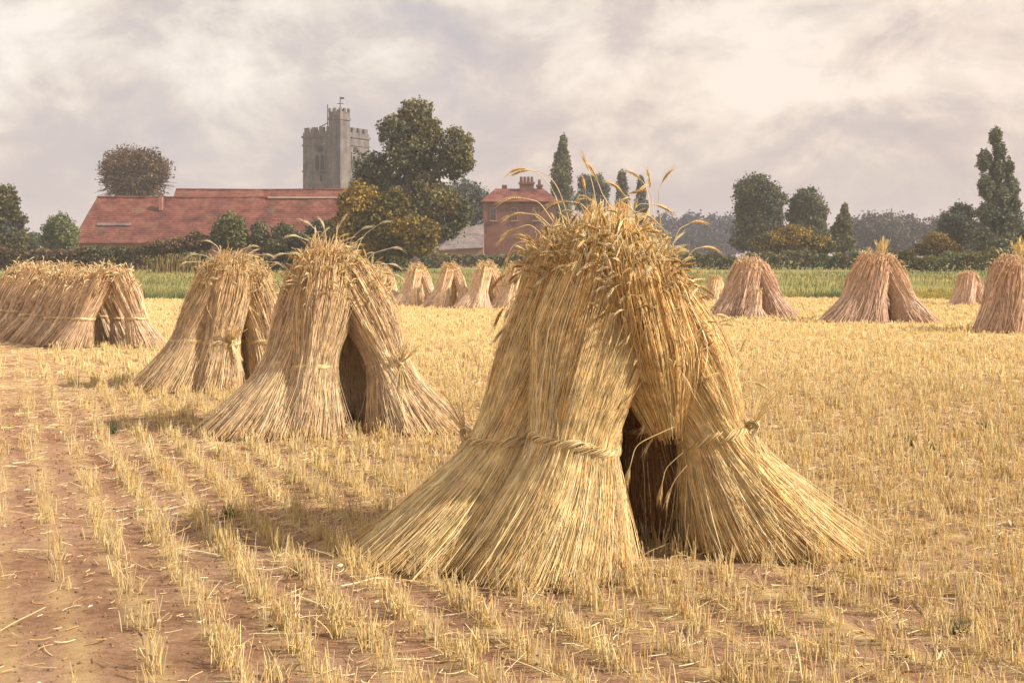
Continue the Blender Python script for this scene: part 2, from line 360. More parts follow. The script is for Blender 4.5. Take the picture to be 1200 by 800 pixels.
def pick(r, pal, w, n, streak=None):
    w = np.asarray(w, float)[:len(pal)]; w = np.concatenate([w, np.full(len(pal) - len(w), .15)]); w = w / w.sum(); idx = r.choice(len(pal), n, p=w)
    if streak is not None:
        base = (np.abs(np.sin(streak * 2.3 + 1.1) + np.sin(streak * 5.7)) * 2.2).astype(int) % len(pal)
        idx = np.where(r.random(n) < 0.62, idx, base)
    return pal[idx] * r.uniform(0.82, 1.16, (n, 1))

def smooth_interp(t, kt, kv, w=0.05):
    d = np.linspace(-.15, 1.15, 261); y = np.interp(d, kt, kv)
    # extend linearly at the ends so the flare stays straight
    k = np.exp(-0.5 * ((np.arange(-30, 31) * (d[1] - d[0])) / w) ** 2); k /= k.sum()
    sl0 = (kv[1] - kv[0]) / (kt[1] - kt[0]); y = np.where(d < kt[0], kv[0] + (d - kt[0]) * sl0, y)
    yp = np.concatenate([y[0] + (np.arange(-30, 0)) * (y[1] - y[0]), y, np.full(30, y[-1])])
    return np.interp(t, d, np.convolve(yp, k, 'valid'))

class Sheaf:
    """one bound sheaf: foot F(x,y), top T(x,y,z), radii at foot / band / shoulder / top (x,y semi-axes)"""
    def __init__(s, F, T, tb=0.36, rf=(.42, .36), rb=(.22, .2), rm=(.26, .22), rt=(.24, .2), n=3000, rs=0.0021, S=9, pal=P_NEAR, w=W_NEAR, seed=1, ear='grain', n_ear=350, droop=1.0, elen=0.085, tilt=0.0, rope=0.026, band=True, out=(0, 0), tail=True, tmin=.70, sw=0.0, t0=0.0):
        s.__dict__.update(locals()); s.F = np.array(F, float); s.T = np.array(T, float)
    def ax(s, t):
        q = t[..., None]
        xy = s.F + (s.T[:2] - s.F) * q + np.array(s.out) * (q * (1 - q) * 4)
        return np.concatenate([xy, s.T[2] * q], -1)
    def rad(s, t):
        kt = [0, s.tb, .66, 1.0]
        return (smooth_interp(t, kt, [s.rf[0], s.rb[0], s.rm[0], s.rt[0]]), smooth_interp(t, kt, [s.rf[1], s.rb[1], s.rm[1], s.rt[1]]))
    def pt(s, t, th, rho):
        a, b = s.rad(t); c = s.ax(t)
        c = c + np.stack([a * rho * np.cos(th), b * rho * np.sin(th), np.zeros_like(a)], -1)
        return c
    def make(s, parent, name='sheaf', label=None):
        r = rng(s.seed); n = s.n
        th0 = r.uniform(0, 2 * np.pi, n)
        rho0 = np.where(r.random(n) < .74, r.uniform(.90, 1.04, n), r.uniform(.45, .92, n))
        fine = r.random(n) < .18; rho0 = np.where(fine, r.uniform(.98, 1.09, n), rho0)
        ts = np.where(r.random(n) < .8, r.uniform(-.004, .03, n), r.uniform(0, .09, n)) + s.t0 + (r.uniform(-.06, .2, n) if s.t0 else 0); outer = rho0 > .9
        te = np.where(r.random(n) < .45, r.uniform(s.tmin, .96, n), r.uniform(.93, 1.06, n) - .13 * rho0 ** 4)
        short = r.random(n) < 0.16; te = np.where(short, r.uniform(s.tb + .05, .8, n), te)
        u = np.linspace(0, 1, s.S)
        t = ts[:, None] + (te - ts)[:, None] * u
        d1 = r.normal(0, .10, n); d2 = r.normal(0, .16, n) * np.where(r.random(n) < .2, 3.0, 1); d1 = d1 * np.where(fine, 3.2, 1); d2 = d2 * np.where(fine, 2.2, 1)
        th = th0[:, None] + d1[:, None] * np.clip((s.tb - t) / s.tb, 0, 1) + d2[:, None] * np.clip((t - s.tb) / (1 - s.tb), 0, 1)
        th = th + s.sw * (t - s.tb)
        splay = np.abs(r.normal(0, .05, n)) + np.where(r.random(n) < .03, r.uniform(.05, .3, n), 0); splay2 = r.normal(0, .035, n) + np.where(r.random(n) < .025, r.uniform(.05, .28, n), 0)
        rho = rho0[:, None] * (1 + splay[:, None] * np.clip((s.tb - t) / s.tb, 0, 1) + splay2[:, None] * np.clip((t - s.tb) * 3, 0, 1))
        # slight lumpiness round the bundle
        rho = rho * (1 + .035 * np.sin(th * 5 + s.seed) + np.clip((t - s.tb) * 6, -.6, 1) * (.028 * np.sin(th * 11 + t * 5 + s.seed) + .03 * np.sin(th * 17 - t * 7 + 2 * s.seed)))
        if s.band: rho = np.where(rho > .9, rho - (rho - .88) * np.exp(-((t - s.tb) / .045) ** 2) * .85, rho)
        P = s.pt(t, th, rho)
        P[..., 2] = np.maximum(P[..., 2], 0.004)
        P = P + r.normal(0, .0022, P.shape)
        wf = r.uniform(3, 9, (n, 1)); wp = r.uniform(0, 6.28, (n, 1)); wa = np.abs(r.normal(0, .006, (n, 1))) * s.T[2] / 1.6
        sidev = np.stack([-np.sin(th), np.cos(th), np.zeros_like(th)], -1)
        P = P + sidev * (wa * np.sin(wf * t + wp))[..., None]
        cols = pick(r, s.pal, s.w, n, th0); hl = r.random(n) < .07; cols[hl] = np.array([.86, .74, .48]) if s.pal is not P_FAR else np.array([.62, .47, .32])
        rs = s.rs * r.uniform(.7, 1.25, n) * np.where(fine, .62, 1) * np.where(r.random(n) < .02, 1.8, 1)
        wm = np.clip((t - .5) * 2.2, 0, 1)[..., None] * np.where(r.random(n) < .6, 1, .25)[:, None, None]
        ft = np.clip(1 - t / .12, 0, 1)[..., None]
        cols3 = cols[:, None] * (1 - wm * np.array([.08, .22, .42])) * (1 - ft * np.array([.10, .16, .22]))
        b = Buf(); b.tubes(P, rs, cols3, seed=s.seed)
        # inner body that closes the bundle, fluted like packed straw
        K, J = 26, 72
        tt = np.linspace(s.t0 and s.t0 + .1, .95, K)[:, None] * np.ones((1, J)); aa = np.linspace(0, 2 * np.pi, J, endpoint=False)[None] * np.ones((K, 1))
        fl = .90 + .02 * np.sin(aa * 29 + s.seed) + .035 * np.sin(aa * 5 + s.seed)
        fl = fl * np.clip((1.0 - tt) / .14, 0.05, 1) ** .5
        V = s.pt(tt, aa, fl); I = np.arange(K * J).reshape(K, J)
        b.add(V, q=np.stack([I[:-1], np.roll(I, -1, 1)[:-1], np.roll(I, -1, 1)[1:], I[1:]], -1), c=np.array([.34, .19, .08]) * r.uniform(.7, 1.2, (K * J, 1)))  # dark brown core paints the deep shade between straw clumps
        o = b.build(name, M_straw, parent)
        if label: o['label'] = label
        # ears hanging out of the upper part
        e = Buf(); m = s.n_ear
        if m:
            idx = r.choice(np.where(~short)[0], m, replace=m > (~short).sum())
            p0 = P[idx, -1]; tan = norm(P[idx, -1] - P[idx, -2])
            a_ = th[idx, -1]; outv = np.stack([np.cos(a_), np.sin(a_), np.zeros(m)], -1)
            d = norm(tan * r.uniform(.35, 1.0, (m, 1)) + outv * r.uniform(.1, .75, (m, 1)) + r.normal(0, .28, (m, 3)))
            neck = r.uniform(.02, .09, m) * (s.T[2] / 1.7); L = s.elen * r.uniform(.7, 1.2, m)
            K = 12; pts = [p0]; dirs = []
            gdr = r.uniform(.06, .42, m)[:, None] * s.droop
            for k in range(K):
                step = np.where(k < 4, neck / 4, L / 8)[:, None]
                d = norm(d + np.array([0, 0, -1.0]) * gdr * (0.55 if k < 4 else .35)); dirs.append(d)
                pts.append(pts[-1] + d * step)
            pts = np.stack(pts, 1); dirs = np.stack(dirs, 1)
            ec = P_EAR[r.integers(0, len(P_EAR), m)] * r.uniform(.8, 1.15, (m, 1))
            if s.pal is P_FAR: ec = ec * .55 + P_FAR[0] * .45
            e.tubes(pts[:, :6], rs[idx] * .8, ec, seed=s.seed + 5)
            if s.ear == 'grain':
                sd = norm(np.cross(dirs, r.normal(size=(m, 1, 3)))); up = np.cross(dirs, sd)
                for k in range(4, 12):
                    wdt = [.7, .95, 1.1, 1.15, 1.1, 1.0, .8, .55][k - 4]
                    for q, sv in enumerate((sd[:, k], -sd[:, k], up[:, k] * .7)):
                        D = norm(dirs[:, k] + sv * .42)
                        e.octas(pts[:, k] + sv * .0036 * wdt + dirs[:, k] * (.003 * q), D, norm(np.cross(D, up[:, k] + 1e-3)), .017 * wdt * r.uniform(.85, 1.15, m), .0036 * wdt, ec * r.uniform(.85, 1.15, (m, 1)))
                # a few awns
                aw = r.choice(m, m // 2, replace=False)
                for q in range(3):
                    dd = norm(dirs[aw, 9] + r.normal(0, .18, (len(aw), 3)))
                    A = pts[aw, 9]; e.tubes(np.stack([A, A + dd * .03, A + dd * .055 + np.array([0, 0, -.004])], 1), np.array([[.0006, .0005, .0002]]) * np.ones((len(aw), 1)), ec[aw] * 1.1, seed=q)
            else:
                prof = np.array([.5, .9, 1.1, 1.1, 1, .8, .5, .15])
                e.tubes(pts[:, 5:13], prof[None] * s.elen * .085 * np.ones((m, 1)), ec, sides=4, seed=s.seed + 9)
            e.build('ears', M_ear, o)
        if s.band:
            s.make_band(o, r)
        return o
    def make_band(s, parent, r):
        b = Buf(); ns = 26; K = 70
        a = np.linspace(0, 2 * np.pi, K)[None] * np.ones((ns, 1)) 
        t = s.tb + s.tilt * np.cos(a) / s.T[2] * s.rb[0] * 2 + .004 * np.sin(3 * a)
        ph = r.uniform(0, 6.28, (ns, 1)); rr = s.rope * np.sqrt(r.uniform(.25, 1, (ns, 1))) * (1 + .18 * np.sin(a * 4 + 1))
        tw = ph + a * 6.0
        Rx, Ry = s.rad(t); base = s.ax(t)
        ex = 1.0
        dirv = np.stack([np.cos(a), np.sin(a), np.zeros_like(a)], -1)
        P = base + np.stack([Rx * ex * np.cos(a), Ry * ex * np.sin(a), np.zeros_like(a)], -1)
        P = P + dirv * (rr * np.cos(tw))[..., None] * .75
        P[..., 2] += rr * np.sin(tw)
        cols = np.array([(.72, .57, .32), (.62, .46, .22), (.50, .35, .16), (.78, .66, .42)])[r.integers(0, 4, ns)]
        b.tubes(P, s.rs * 1.5, cols, seed=3)
        # knot with loose tails, on the side given by self.knot
        ka = getattr(s, 'knot', None)
        if ka is not None:
            c = np.array(P[:, int(ka / (2 * np.pi) * (K - 1)) % K].mean(0)); dv = np.array([math.cos(ka), math.sin(ka), 0]); side = np.array([-dv[1], dv[0], 0])
            m = 46; th = np.linspace(0, 2 * np.pi, 10)[None] * np.ones((m, 1)); tilt = r.uniform(-1, 1, (m, 1)); rad = s.rope * r.uniform(.8, 1.9, (m, 1))
            Q = c + dv * s.rope * .8 + (np.cos(th) * rad)[..., None] * (dv * .8 + np.array([0, 0, .4])) + (np.sin(th) * rad)[..., None] * (np.array([0, 0, 1.0]) + side * tilt[..., None])
            b.tubes(Q, s.rs * 1.3, np.array([(.74, .60, .34)]) * r.uniform(.75, 1.1, (m, 1)), seed=4)
            m = 60; L = r.uniform(.08, .34, (m, 1)); u = np.linspace(0, 1, 6)[None]
            dd = norm(dv * r.uniform(.1, .6, (m, 1)) + side * r.normal(0, .3, (m, 1)) + np.array([0, 0, 1.0]) * np.where(r.random((m, 1)) < .75, 1, -.7))
            Q = c + dv * s.rope + dd[:, None] * (L * u)[..., None] + np.array([0, 0, -1.0]) * (u ** 2 * L * .25)[..., None]
            b.tubes(Q, s.rs * 1.1, np.array([(.76, .60, .32)]) * r.uniform(.7, 1.1, (m, 1)), seed=6)
        b.build('binding', M_straw, parent)

def ear_stalk(parent, p0, ctrl, L=0.1, col=(.72, .56, .3), seed=0, rs=.0022, thick=1.0):
    """one stalk standing clear of the stook, with its drooping ear as a sub-part. ctrl: points relative to stook"""
    r = rng(seed); C_ = np.array([p0] + list(ctrl), float); k = len(C_)
    tt = np.linspace(0, k - 1, 18); P = np.stack([np.interp(tt, np.arange(k), C_[:, i]) for i in range(3)], -1)
    for _ in range(6): P[1:-1] = (P[:-2] + 2 * P[1:-1] + P[2:]) / 4
    b = Buf(); b.tubes(P[None], np.linspace(rs * 1.15, rs * .8, 18)[None], np.array([col]), sides=5, seed=seed)
    st = b.build('stalk', M_straw, parent)
    d = norm(P[-1] - P[-3]); e = Buf(); p = P[-1].copy(); sd = norm(np.cross(d, r.normal(size=3)))
    J = 11
    for j in range(J):
        w = math.sin(math.pi * (j + 1.2) / (J + 1.6)) * thick
        d = norm(d + np.array([0, 0, -.07])); up = np.cross(d, sd)
        for sv in (sd, -sd, up, -up):
            D = norm(d + sv * .4); e.octas((p + sv * .004 * w)[None], D[None], norm(np.cross(D, up + .01))[None], L / J * 2.0, .0044 * w, np.array([col]) * r.uniform(.8, 1.15))
            A = p + sv * .004; dd = norm(d + sv * .22)
            if r.random() < .5: e.tubes(np.stack([A, A + dd * .03, A + dd * .055])[None], np.array([[.0007, .0006, .0002]]), np.array([col]) * 1.1, seed=j)
        p = p + d * L / J
    e.build('ear', M_ear, st)
    return st

# ------------------------------------------------------------------ the big stook
CX, CY = 0.50, 6.35
def loc(px, py, Y): return np.array([WX(px, Y) - CX, Y - CY, WZ(py, Y)])
main = thing('wheat_stook', 'largest golden stook in the foreground, bound sheaves flared each side of a dark gap', 'stook', (CX, CY, 0))
def L2(x, y): return (x - CX, y - CY)
def T3(x, y, z): return (x - CX, y - CY, z)
sA = Sheaf(L2(.16, 5.88), T3(.50, 6.28, 1.76), sw=.85, tb=.35, rf=(.39, .36), rb=(.205, .20), rm=(.29, .25), rt=(.17, .18), out=(.035, 0), n=9500, rs=.0017, tmin=.84, seed=11, n_ear=430, tilt=-.10, rope=.030, droop=1.1)
sA.knot = None
sB = Sheaf(L2(-.33, 6.22), T3(.31, 6.45, 1.68), sw=.8, tb=.355, rf=(.46, .42), rb=(.195, .2), rm=(.23, .24), rt=(.15, .16), n=8500, rs=.0017, tmin=.84, seed=12, n_ear=360, tilt=.02, rope=.028, droop=1.2, out=(.11, 0))
sB.knot = math.pi * 0.98
sC = Sheaf(L2(1.43, 6.40), T3(.58, 6.18, 1.66), sw=-.6, tb=.37, rf=(.46, .36), rb=(.175, .18), rm=(.27, .22), rt=(.16, .16), n=8500, rs=.0017, seed=13, n_ear=430, tilt=.12, rope=.030, droop=1.1, out=(-.05, 0), tmin=.68)
sC.knot = math.pi * 1.86
sD = Sheaf(L2(.98, 6.78), T3(.55, 6.55, 1.66), tb=.36, rf=(.34, .32), rb=(.20, .2), rm=(.24, .22), rt=(.16, .16), n=2600, seed=14, n_ear=300, pal=P_GAP_SHADE, w=np.array([.3, .3, .2, .2]))  # rear sheaf coloured dark to deepen the shade in the gap
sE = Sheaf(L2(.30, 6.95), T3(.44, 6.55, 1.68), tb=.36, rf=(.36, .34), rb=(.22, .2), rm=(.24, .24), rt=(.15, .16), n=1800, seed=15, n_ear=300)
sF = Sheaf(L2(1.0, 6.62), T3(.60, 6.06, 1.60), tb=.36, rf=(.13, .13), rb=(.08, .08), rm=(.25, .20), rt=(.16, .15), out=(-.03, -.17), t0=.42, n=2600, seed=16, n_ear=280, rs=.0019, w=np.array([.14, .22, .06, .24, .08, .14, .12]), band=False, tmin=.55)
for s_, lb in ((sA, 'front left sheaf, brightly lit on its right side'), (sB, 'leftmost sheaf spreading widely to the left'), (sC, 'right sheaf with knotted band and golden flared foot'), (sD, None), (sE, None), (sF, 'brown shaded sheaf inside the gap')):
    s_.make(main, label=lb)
# stalks standing clear of the top and hanging at the left shoulder
def stalk_px(pts, Ys, **k):
    w = [loc(px, py, y) for (px, py), y in zip(pts, Ys)]
    ear_stalk(main, w[0], w[1:], **k)
st = [
    ([(668, 262), (655, 220), (640, 202), (620, 200)], 6.3, dict(L=.10)),
    ([(664, 275), (650, 222), (628, 200), (616, 198)], 6.35, dict(L=.09)),
    ([(700, 250), (696, 222), (690, 200)], 6.3, dict(L=.09)),
    ([(720, 250), (706, 228), (700, 212)], 6.2, dict(L=.11)),
    ([(770, 275), (765, 246), (762, 220)], 6.45, dict(L=.10)),
    ([(758, 262), (762, 240), (757, 218), (752, 212)], 6.4, dict(L=.10)),
    ([(775, 270), (772, 242), (772, 222), (776, 214)], 6.4, dict(L=.10, col=(.62, .42, .18))),
    ([(745, 262), (738, 236), (728, 224)], 6.3, dict(L=.09)),
    ([(785, 300), (795, 268), (808, 262)], 6.4, dict(L=.09)),
    ([(795, 320), (812, 292), (822, 290)], 6.4, dict(L=.10)),
    ([(650, 270), (632, 252), (615, 250)], 6.3, dict(L=.10)),
    ([(645, 285), (622, 262), (604, 268)], 6.3, dict(L=.11)),
    ([(640, 300), (614, 280), (600, 288), (596, 298)], 6.3, dict(L=.10)),
    ([(650, 262), (632, 236), (612, 232)], 6.35, dict(L=.12)),
    ([(640, 320), (610, 312), (592, 322)], 6.25, dict(L=.11, col=(.55, .34, .15))),
    ([(628, 350), (604, 345), (590, 362)], 6.25, dict(L=.11, col=(.50, .30, .13))),
    ([(615, 400), (600, 378), (592, 384)], 6.2, dict(L=.10, col=(.6, .45, .28))),
    ([(700, 262), (682, 238), (664, 236)], 6.2, dict(L=.11)),
    ([(735, 258), (748, 238), (768, 240)], 6.2, dict(L=.11)),
    ([(720, 262), (735, 246), (752, 250)], 6.15, dict(L=.10)),
    ([(800, 470), (775, 475), (760, 492)], 6.15, dict(L=.08)),
    ([(805, 510), (778, 500), (764, 515)], 6.2, dict(L=.08)),
    ([(790, 500), (745, 520), (738, 548)], 5.95, dict(L=.09)),
    ([(800, 530), (780, 548), (776, 566)], 6.15, dict(L=.09)),
    ([(805, 545), (792, 560), (786, 572)], 6.15, dict(L=.08)),
    ([(845, 470), (872, 446), (885, 448)], 6.3, dict(L=.09)),
    ([(850, 480), (862, 430), (868, 412)], 6.3, dict(L=.09)),
]
for i, (pts, y, kw) in enumerate(st): stalk_px(pts, [y] * len(pts), seed=100 + i, **kw)

# ------------------------------------------------------------------ the other stooks
def stook(label, px_base, py_base, specs, pal, w, seed, group=None, **common):
    """specs: (foot x, foot y, top x, top y, top z, foot radius, band radius, mid radius, n, ears, knot)"""
    Y0 = GY(py_base); o = thing('wheat_stook', label, 'stook', (WX(px_base, Y0), Y0, 0), 0, group)
    for i, (fx, fy, tx, ty, tz, rf, rb, rm, n, ne, kn) in enumerate(specs):
        s_ = Sheaf((fx, fy), (tx, ty, tz), rf=(rf, rf * .88), rb=(rb, rb * .95), rm=(rm, rm * .9), rt=(rm * .8, rm * .75), n=n, n_ear=ne, pal=pal, w=w, seed=seed * 20 + i, sw=.55 if fx < .1 else -.5, **common)
        s_.knot = kn; s_.make(o)
    return o
# front stook of the pair on the left (Y about 10 m): base centre px 385
s2 = stook('tall buff stook left of the biggest one, its flared sheaves parted by a hollow', 385, 505, [
    (-.56, -.15, .00, .05, 1.66, .50, .19, .26, 2900, 250, None),
    (-.15, -.28, -.02, -.02, 1.62, .31, .18, .27, 2300, 220, None),
    (.80, .02, .10, .08, 1.58, .42, .16, .25, 2700, 250, math.pi * 1.7),
    (.45, .50, .12, .2, 1.56, .30, .16, .24, 1200, 150, None),
    (-.05, .5, .0, .25, 1.6, .36, .2, .24, 900, 150, None)], P_MID, W_MID, 2, rs=.0032, S=7, rope=.02, elen=.085, tb=.37)
s3 = stook('leaning buff stook tucked behind the tall left one, with a small dark hollow', 250, 456, [
    (-.48, -.05, .20, .05, 1.58, .44, .23, .26, 2400, 200, None),
    (.04, -.12, .22, .0, 1.53, .29, .20, .25, 1700, 160, math.pi * 1.75),
    (.66, .35, .34, .2, 1.50, .30, .2, .24, 1300, 220, None),
    (.25, .6, .25, .3, 1.5, .34, .2, .22, 700, 80, None)], P_MID, W_MID, 3, rs=.0036, S=7, rope=.024, elen=.085, tb=.36)
# loose white-ish oat stalks standing out of the tops of these two
def top_stalks(o, pts, seed, col=(.70, .64, .46), rs=.003):
    for i, (x, y, z, dx, dz) in enumerate(pts):
        ear_stalk(o, (x, y, z - .12), [(x + dx * .4, y, z + dz * .6), (x + dx, y - .02, z + dz)], L=.11, col=col, seed=seed + i, rs=rs, thick=1.6)
top_stalks(s2, [(-.1, 0, 1.62, -.16, .10), (-.05, 0, 1.66, -.1, .16), (.05, 0, 1.66, .06, .18), (.15, 0, 1.62, .14, .16), (.2, 0, 1.58, .25, .25), (.25, .05, 1.5, .3, .12), (.28, 0, 1.46, .26, .02), (.0, -.1, 1.66, -.02, .13), (-.16, -.1, 1.55, -.2, .02), (.3, 0, 1.38, .27, .0)], 300)
top_stalks(s3, [(.02, 0, 1.52, -.2, .05), (.0, 0, 1.5, -.28, -.02), (.1, 0, 1.58, -.1, .12), (.25, 0, 1.56, .18, .1), (.3, 0, 1.52, .3, .05), (.34, 0, 1.48, .36, .0)], 330, rs=.0035)

# long stook at the far left: a ridge of leaning pairs running away to the left
Yl = GY(408); lrow = thing('long_stook', 'long row of brownish sheaves leaning together along one ridge at the left edge', 'stook', (WX(128, Yl), Yl, 0))
rr_ = rng(5)
for i in range(8):
    cx, cy = -.44 * i, .62 * i * .9
    for sgn in (-1, 1):
        fx = cx - .62 + (0 if sgn < 0 else 1.22) - (.015 * i); fy = cy - (.12 if sgn < 0 else -.12)
        s_ = Sheaf((fx, fy), (cx + .06 + .08 * sgn, cy, 1.36 + rr_.uniform(-.09, .06)), sw=-.4 * sgn, rf=(.32, .28), rb=(.17, .17), rm=(.22, .2), rt=(.17, .15), n=520, n_ear=90, rs=.0055, S=6, pal=P_MID * .6 + P_FAR[0] * .4, w=W_MID, seed=500 + i * 2 + (sgn > 0), ear='spindle', rope=.018, elen=.1)
        s_.knot = None; s_.make(lrow)

# far stooks
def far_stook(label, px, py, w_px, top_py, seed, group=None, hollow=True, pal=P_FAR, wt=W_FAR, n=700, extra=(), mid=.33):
    Y0 = GY(py); z = WZ(top_py, Y0) ; hw = w_px / 2 / F_PX * Y0
    q = z / 1.6
    sp = [(-hw * .58, -.1, -.06 * q, 0, z * .97, hw * .46, mid * .9 * q, mid * q, n, 70, None),
          (hw * .68, -.05, .10 * q, 0, z * .94, hw * .40, mid * .75 * q, mid * .9 * q, n, 70, None),
          (-hw * .26, -.34, .0, -.05, z * .95, hw * .34, mid * .9 * q, mid * q, n // 2, 50, None),
          (hw * .1, .7, .03, .1, z * .95, hw * .4, mid * .7 * q, mid * .9 * q, n // 2, 50, None)] + list(extra)
    return stook(label, px, py, sp, pal, wt, seed, group, rs=max(.005, Y0 * .00028), S=6, ear='spindle', rope=.03, elen=.11 * q, tb=.36, band=False)
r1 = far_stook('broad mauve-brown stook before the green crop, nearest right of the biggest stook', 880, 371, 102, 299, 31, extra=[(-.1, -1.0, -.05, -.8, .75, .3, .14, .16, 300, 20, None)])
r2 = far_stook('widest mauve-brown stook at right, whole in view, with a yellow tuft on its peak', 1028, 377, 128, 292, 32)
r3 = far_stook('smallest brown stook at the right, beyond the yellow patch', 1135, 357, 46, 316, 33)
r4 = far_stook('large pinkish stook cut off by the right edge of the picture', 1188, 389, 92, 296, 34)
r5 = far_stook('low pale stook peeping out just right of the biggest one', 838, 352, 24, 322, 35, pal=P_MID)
for o, zz in ((r2, 1.68), (r4, 1.62)):
    b = Buf(); r = rng(8); m = 60; u = np.linspace(0, 1, 4)[None]
    dd = norm(np.stack([r.normal(.1, .3, m), r.normal(0, .3, m), np.ones(m)], -1)); Lh = r.uniform(.06, .32, (m, 1))
    Pp = np.array([.1, 0, zz]) + r.normal(0, .05, (m, 1, 3)) + dd[:, None] * (Lh * u)[..., None]
    b.tubes(Pp, .006, np.array([(.74, .58, .25)]) * r.uniform(.75, 1.1, (m, 1))); b.build('straw_tuft', M_straw, o)
proto = None
row = [(450, 358, 52, 311), (489, 359, 50, 308), (528, 360, 52, 307), (570, 361, 56, 305), (422, 357, 44, 315), (606, 361, 50, 306)]
names = ['small pink-buff stook, second from the left in the far row', 'small pink-buff stook, third from the left in the far row', 'small pink-buff stook with a broad yellow lit flank, fourth in the far row',
         'biggest stook of the far row, fifth from the left and wholly in view', 'small stook at the left end of the far row, half behind the tall left stook', 'last stook of the far row, only its edge showing beside the foreground stook']
for i, (px, py, w_, tp) in enumerate(row):
    if i == 0: proto = far_stook(names[0], px, py, w_, tp, 41, 'small stooks in the far row', n=500, mid=.17, pal=P_FAR * .6 + P_MID[:5] * .45); base_h = WZ(tp, GY(py)); continue
    c = copy_tree(proto); Y0 = GY(py); k = WZ(tp, Y0) / base_h
    c.location = (WX(px, Y0), Y0, 0); c.scale = (w_ / 50 * 1.2, 1, k); c.rotation_euler = (0, 0, [0, .15, -.2, .1, .3, -.1][i]); c['label'] = names[i]

# ------------------------------------------------------------------ stubble
def stubble():
    r = rng(21); b = Buf()
    zones = [(3.7, 8.5, 900, .0020, 3), (8.5, 15, 560, .0030, 3), (15, 26, 260, .0050, 3), (26, 43.4, 130, .0085, 3)]
    for y0, y1, dens, rad, sides in zones:
        area = .44 * (y1 ** 2 - y0 ** 2) + (y1 - y0) * 1.0
        per = 7; nc = int(area * dens / per)
        yy = np.sqrt(r.uniform(y0 ** 2, y1 ** 2, nc)); xx = r.uniform(-1, 1, nc) * (.44 * yy + .5)
        s = xx * ROW_N[0] + yy * ROW_N[1]; l = xx * ROW_D[0] + yy * ROW_D[1]
        k = np.round(s / ROW); jit = .014 + .0018 * yy; s2_ = k * ROW + r.normal(0, 1, nc) * jit + .02 * noise2(l, k, 1.2)
        xx = s2_ * ROW_N[0] + l * ROW_D[0]; yy = s2_ * ROW_N[1] + l * ROW_D[1]
        nv = noise2(xx, yy, 1.3) + .5 * noise2(xx + 5, yy - 3, 4.0)
        keep = (nv > -1.35 + .3 * (yy < 9) + .2 * (xx < .5) * (yy < 8)) & (r.random(nc) < .04 + .96 * np.clip((s2_ - BARE + .8 + .5 * noise2(xx, yy, .8)) / 1.5, 0, 1) ** 2) & (yy > 3.6) & (yy < far_edge(xx))
        xx, yy = xx[keep], yy[keep]; nc = len(xx)
        cl_h = r.uniform(.05, .13, nc) * np.where(yy > 20, .75, 1) * (1 + .3 * noise2(xx, yy, 2.0)); cl_h = np.clip(cl_h, .03, .15)
        patch = noise2(xx + 20, yy, .9)
        pal = np.array([(.86, .73, .40), (.80, .62, .30), (.90, .81, .56), (.66, .47, .23), (.70, .54, .36)]) if y0 < 10 else np.array([(.90, .77, .43), (.87, .70, .35), (.92, .84, .58), (.78, .60, .32), (.78, .62, .42)])
        xx = np.repeat(xx, per) + r.normal(0, .018 + rad * 2, nc * per); yy = np.repeat(yy, per) + r.normal(0, .018 + rad * 2, nc * per)
        h = np.repeat(cl_h, per) * r.uniform(.6, 1.35, nc * per); n = nc * per
        lean = r.normal(0, .16, (n, 2)); lie = r.random(n) < .08; lean[lie] *= 4
        z0 = gheight(xx, yy) - .006
        u = np.array([0, .55, 1.0])[None]
        P = np.stack([xx[:, None] + lean[:, :1] * h[:, None] * u ** 1.3, yy[:, None] + lean[:, 1:] * h[:, None] * u ** 1.3, z0[:, None] + h[:, None] * u * np.where(lie, .5, 1)[:, None]], -1)
        c = pal[r.choice(5, n, p=[.33, .25, .16, .14, .12])] * r.uniform(.8, 1.12, (n, 1))
        grn = (np.repeat(noise2(cl_h * 0 + patch, patch, 2.0), per) > 1.05) & (r.random(n) < .5); c[grn] = (.22, .24, .09)
        rd = rad * r.uniform(.7, 1.3, n)
        b.tubes(P, rd[:, None] * np.array([1.15, 1, .8])[None], c, seed=int(y0))
    o = b.build('stubble', M_stub); tag(o, 'cut straw stubble standing in slanting rows across the whole field', 'stubble', kind='stuff')
    # loose straws lying about
    b = Buf(); n = 42000
    yy = np.sqrt(r.uniform(3.9 ** 2, 22 ** 2, n)); xx = r.uniform(-1, 1, n) * (.44 * yy + .4)
    keep = r.random(n) < .10 + .9 * np.clip((xx * ROW_N[0] + yy * ROW_N[1] - BARE + 1.0) / 1.6, 0, 1); xx, yy = xx[keep], yy[keep]; n = len(xx)
    a = r.uniform(0, np.pi, n); L = np.where(r.random(n) < .12, r.uniform(.1, .28, n), r.uniform(.02, .10, n)); u = np.linspace(-.5, .5, 4)[None]; bend = r.normal(0, .12, n)
    PX = xx[:, None] + np.cos(a)[:, None] * L[:, None] * u - np.sin(a)[:, None] * (bend * L)[:, None] * u ** 2 * 4
    PY = yy[:, None] + np.sin(a)[:, None] * L[:, None] * u + np.cos(a)[:, None] * (bend * L)[:, None] * u ** 2 * 4
    PZ = gheight(PX, PY) + .004 + r.uniform(0, .014, (n, 1)) + r.normal(0, .05, (n, 1)) * u * L[:, None]
    pal = np.array([(.74, .60, .32), (.62, .44, .2), (.80, .70, .46), (.45, .27, .14)])
    b.tubes(np.stack([PX, PY, np.maximum(PZ, gheight(PX, PY) + .003)], -1), (.0018 + .0001 * yy) * r.uniform(.7, 1.3, n), pal[r.integers(0, 4, n)] * r.uniform(.8, 1.1, (n, 1)))
    tag(b.build('loose_straw', M_straw), 'loose broken straws scattered over the stubble and soil', 'straw', kind='stuff')
    b = Buf(); n = 16000
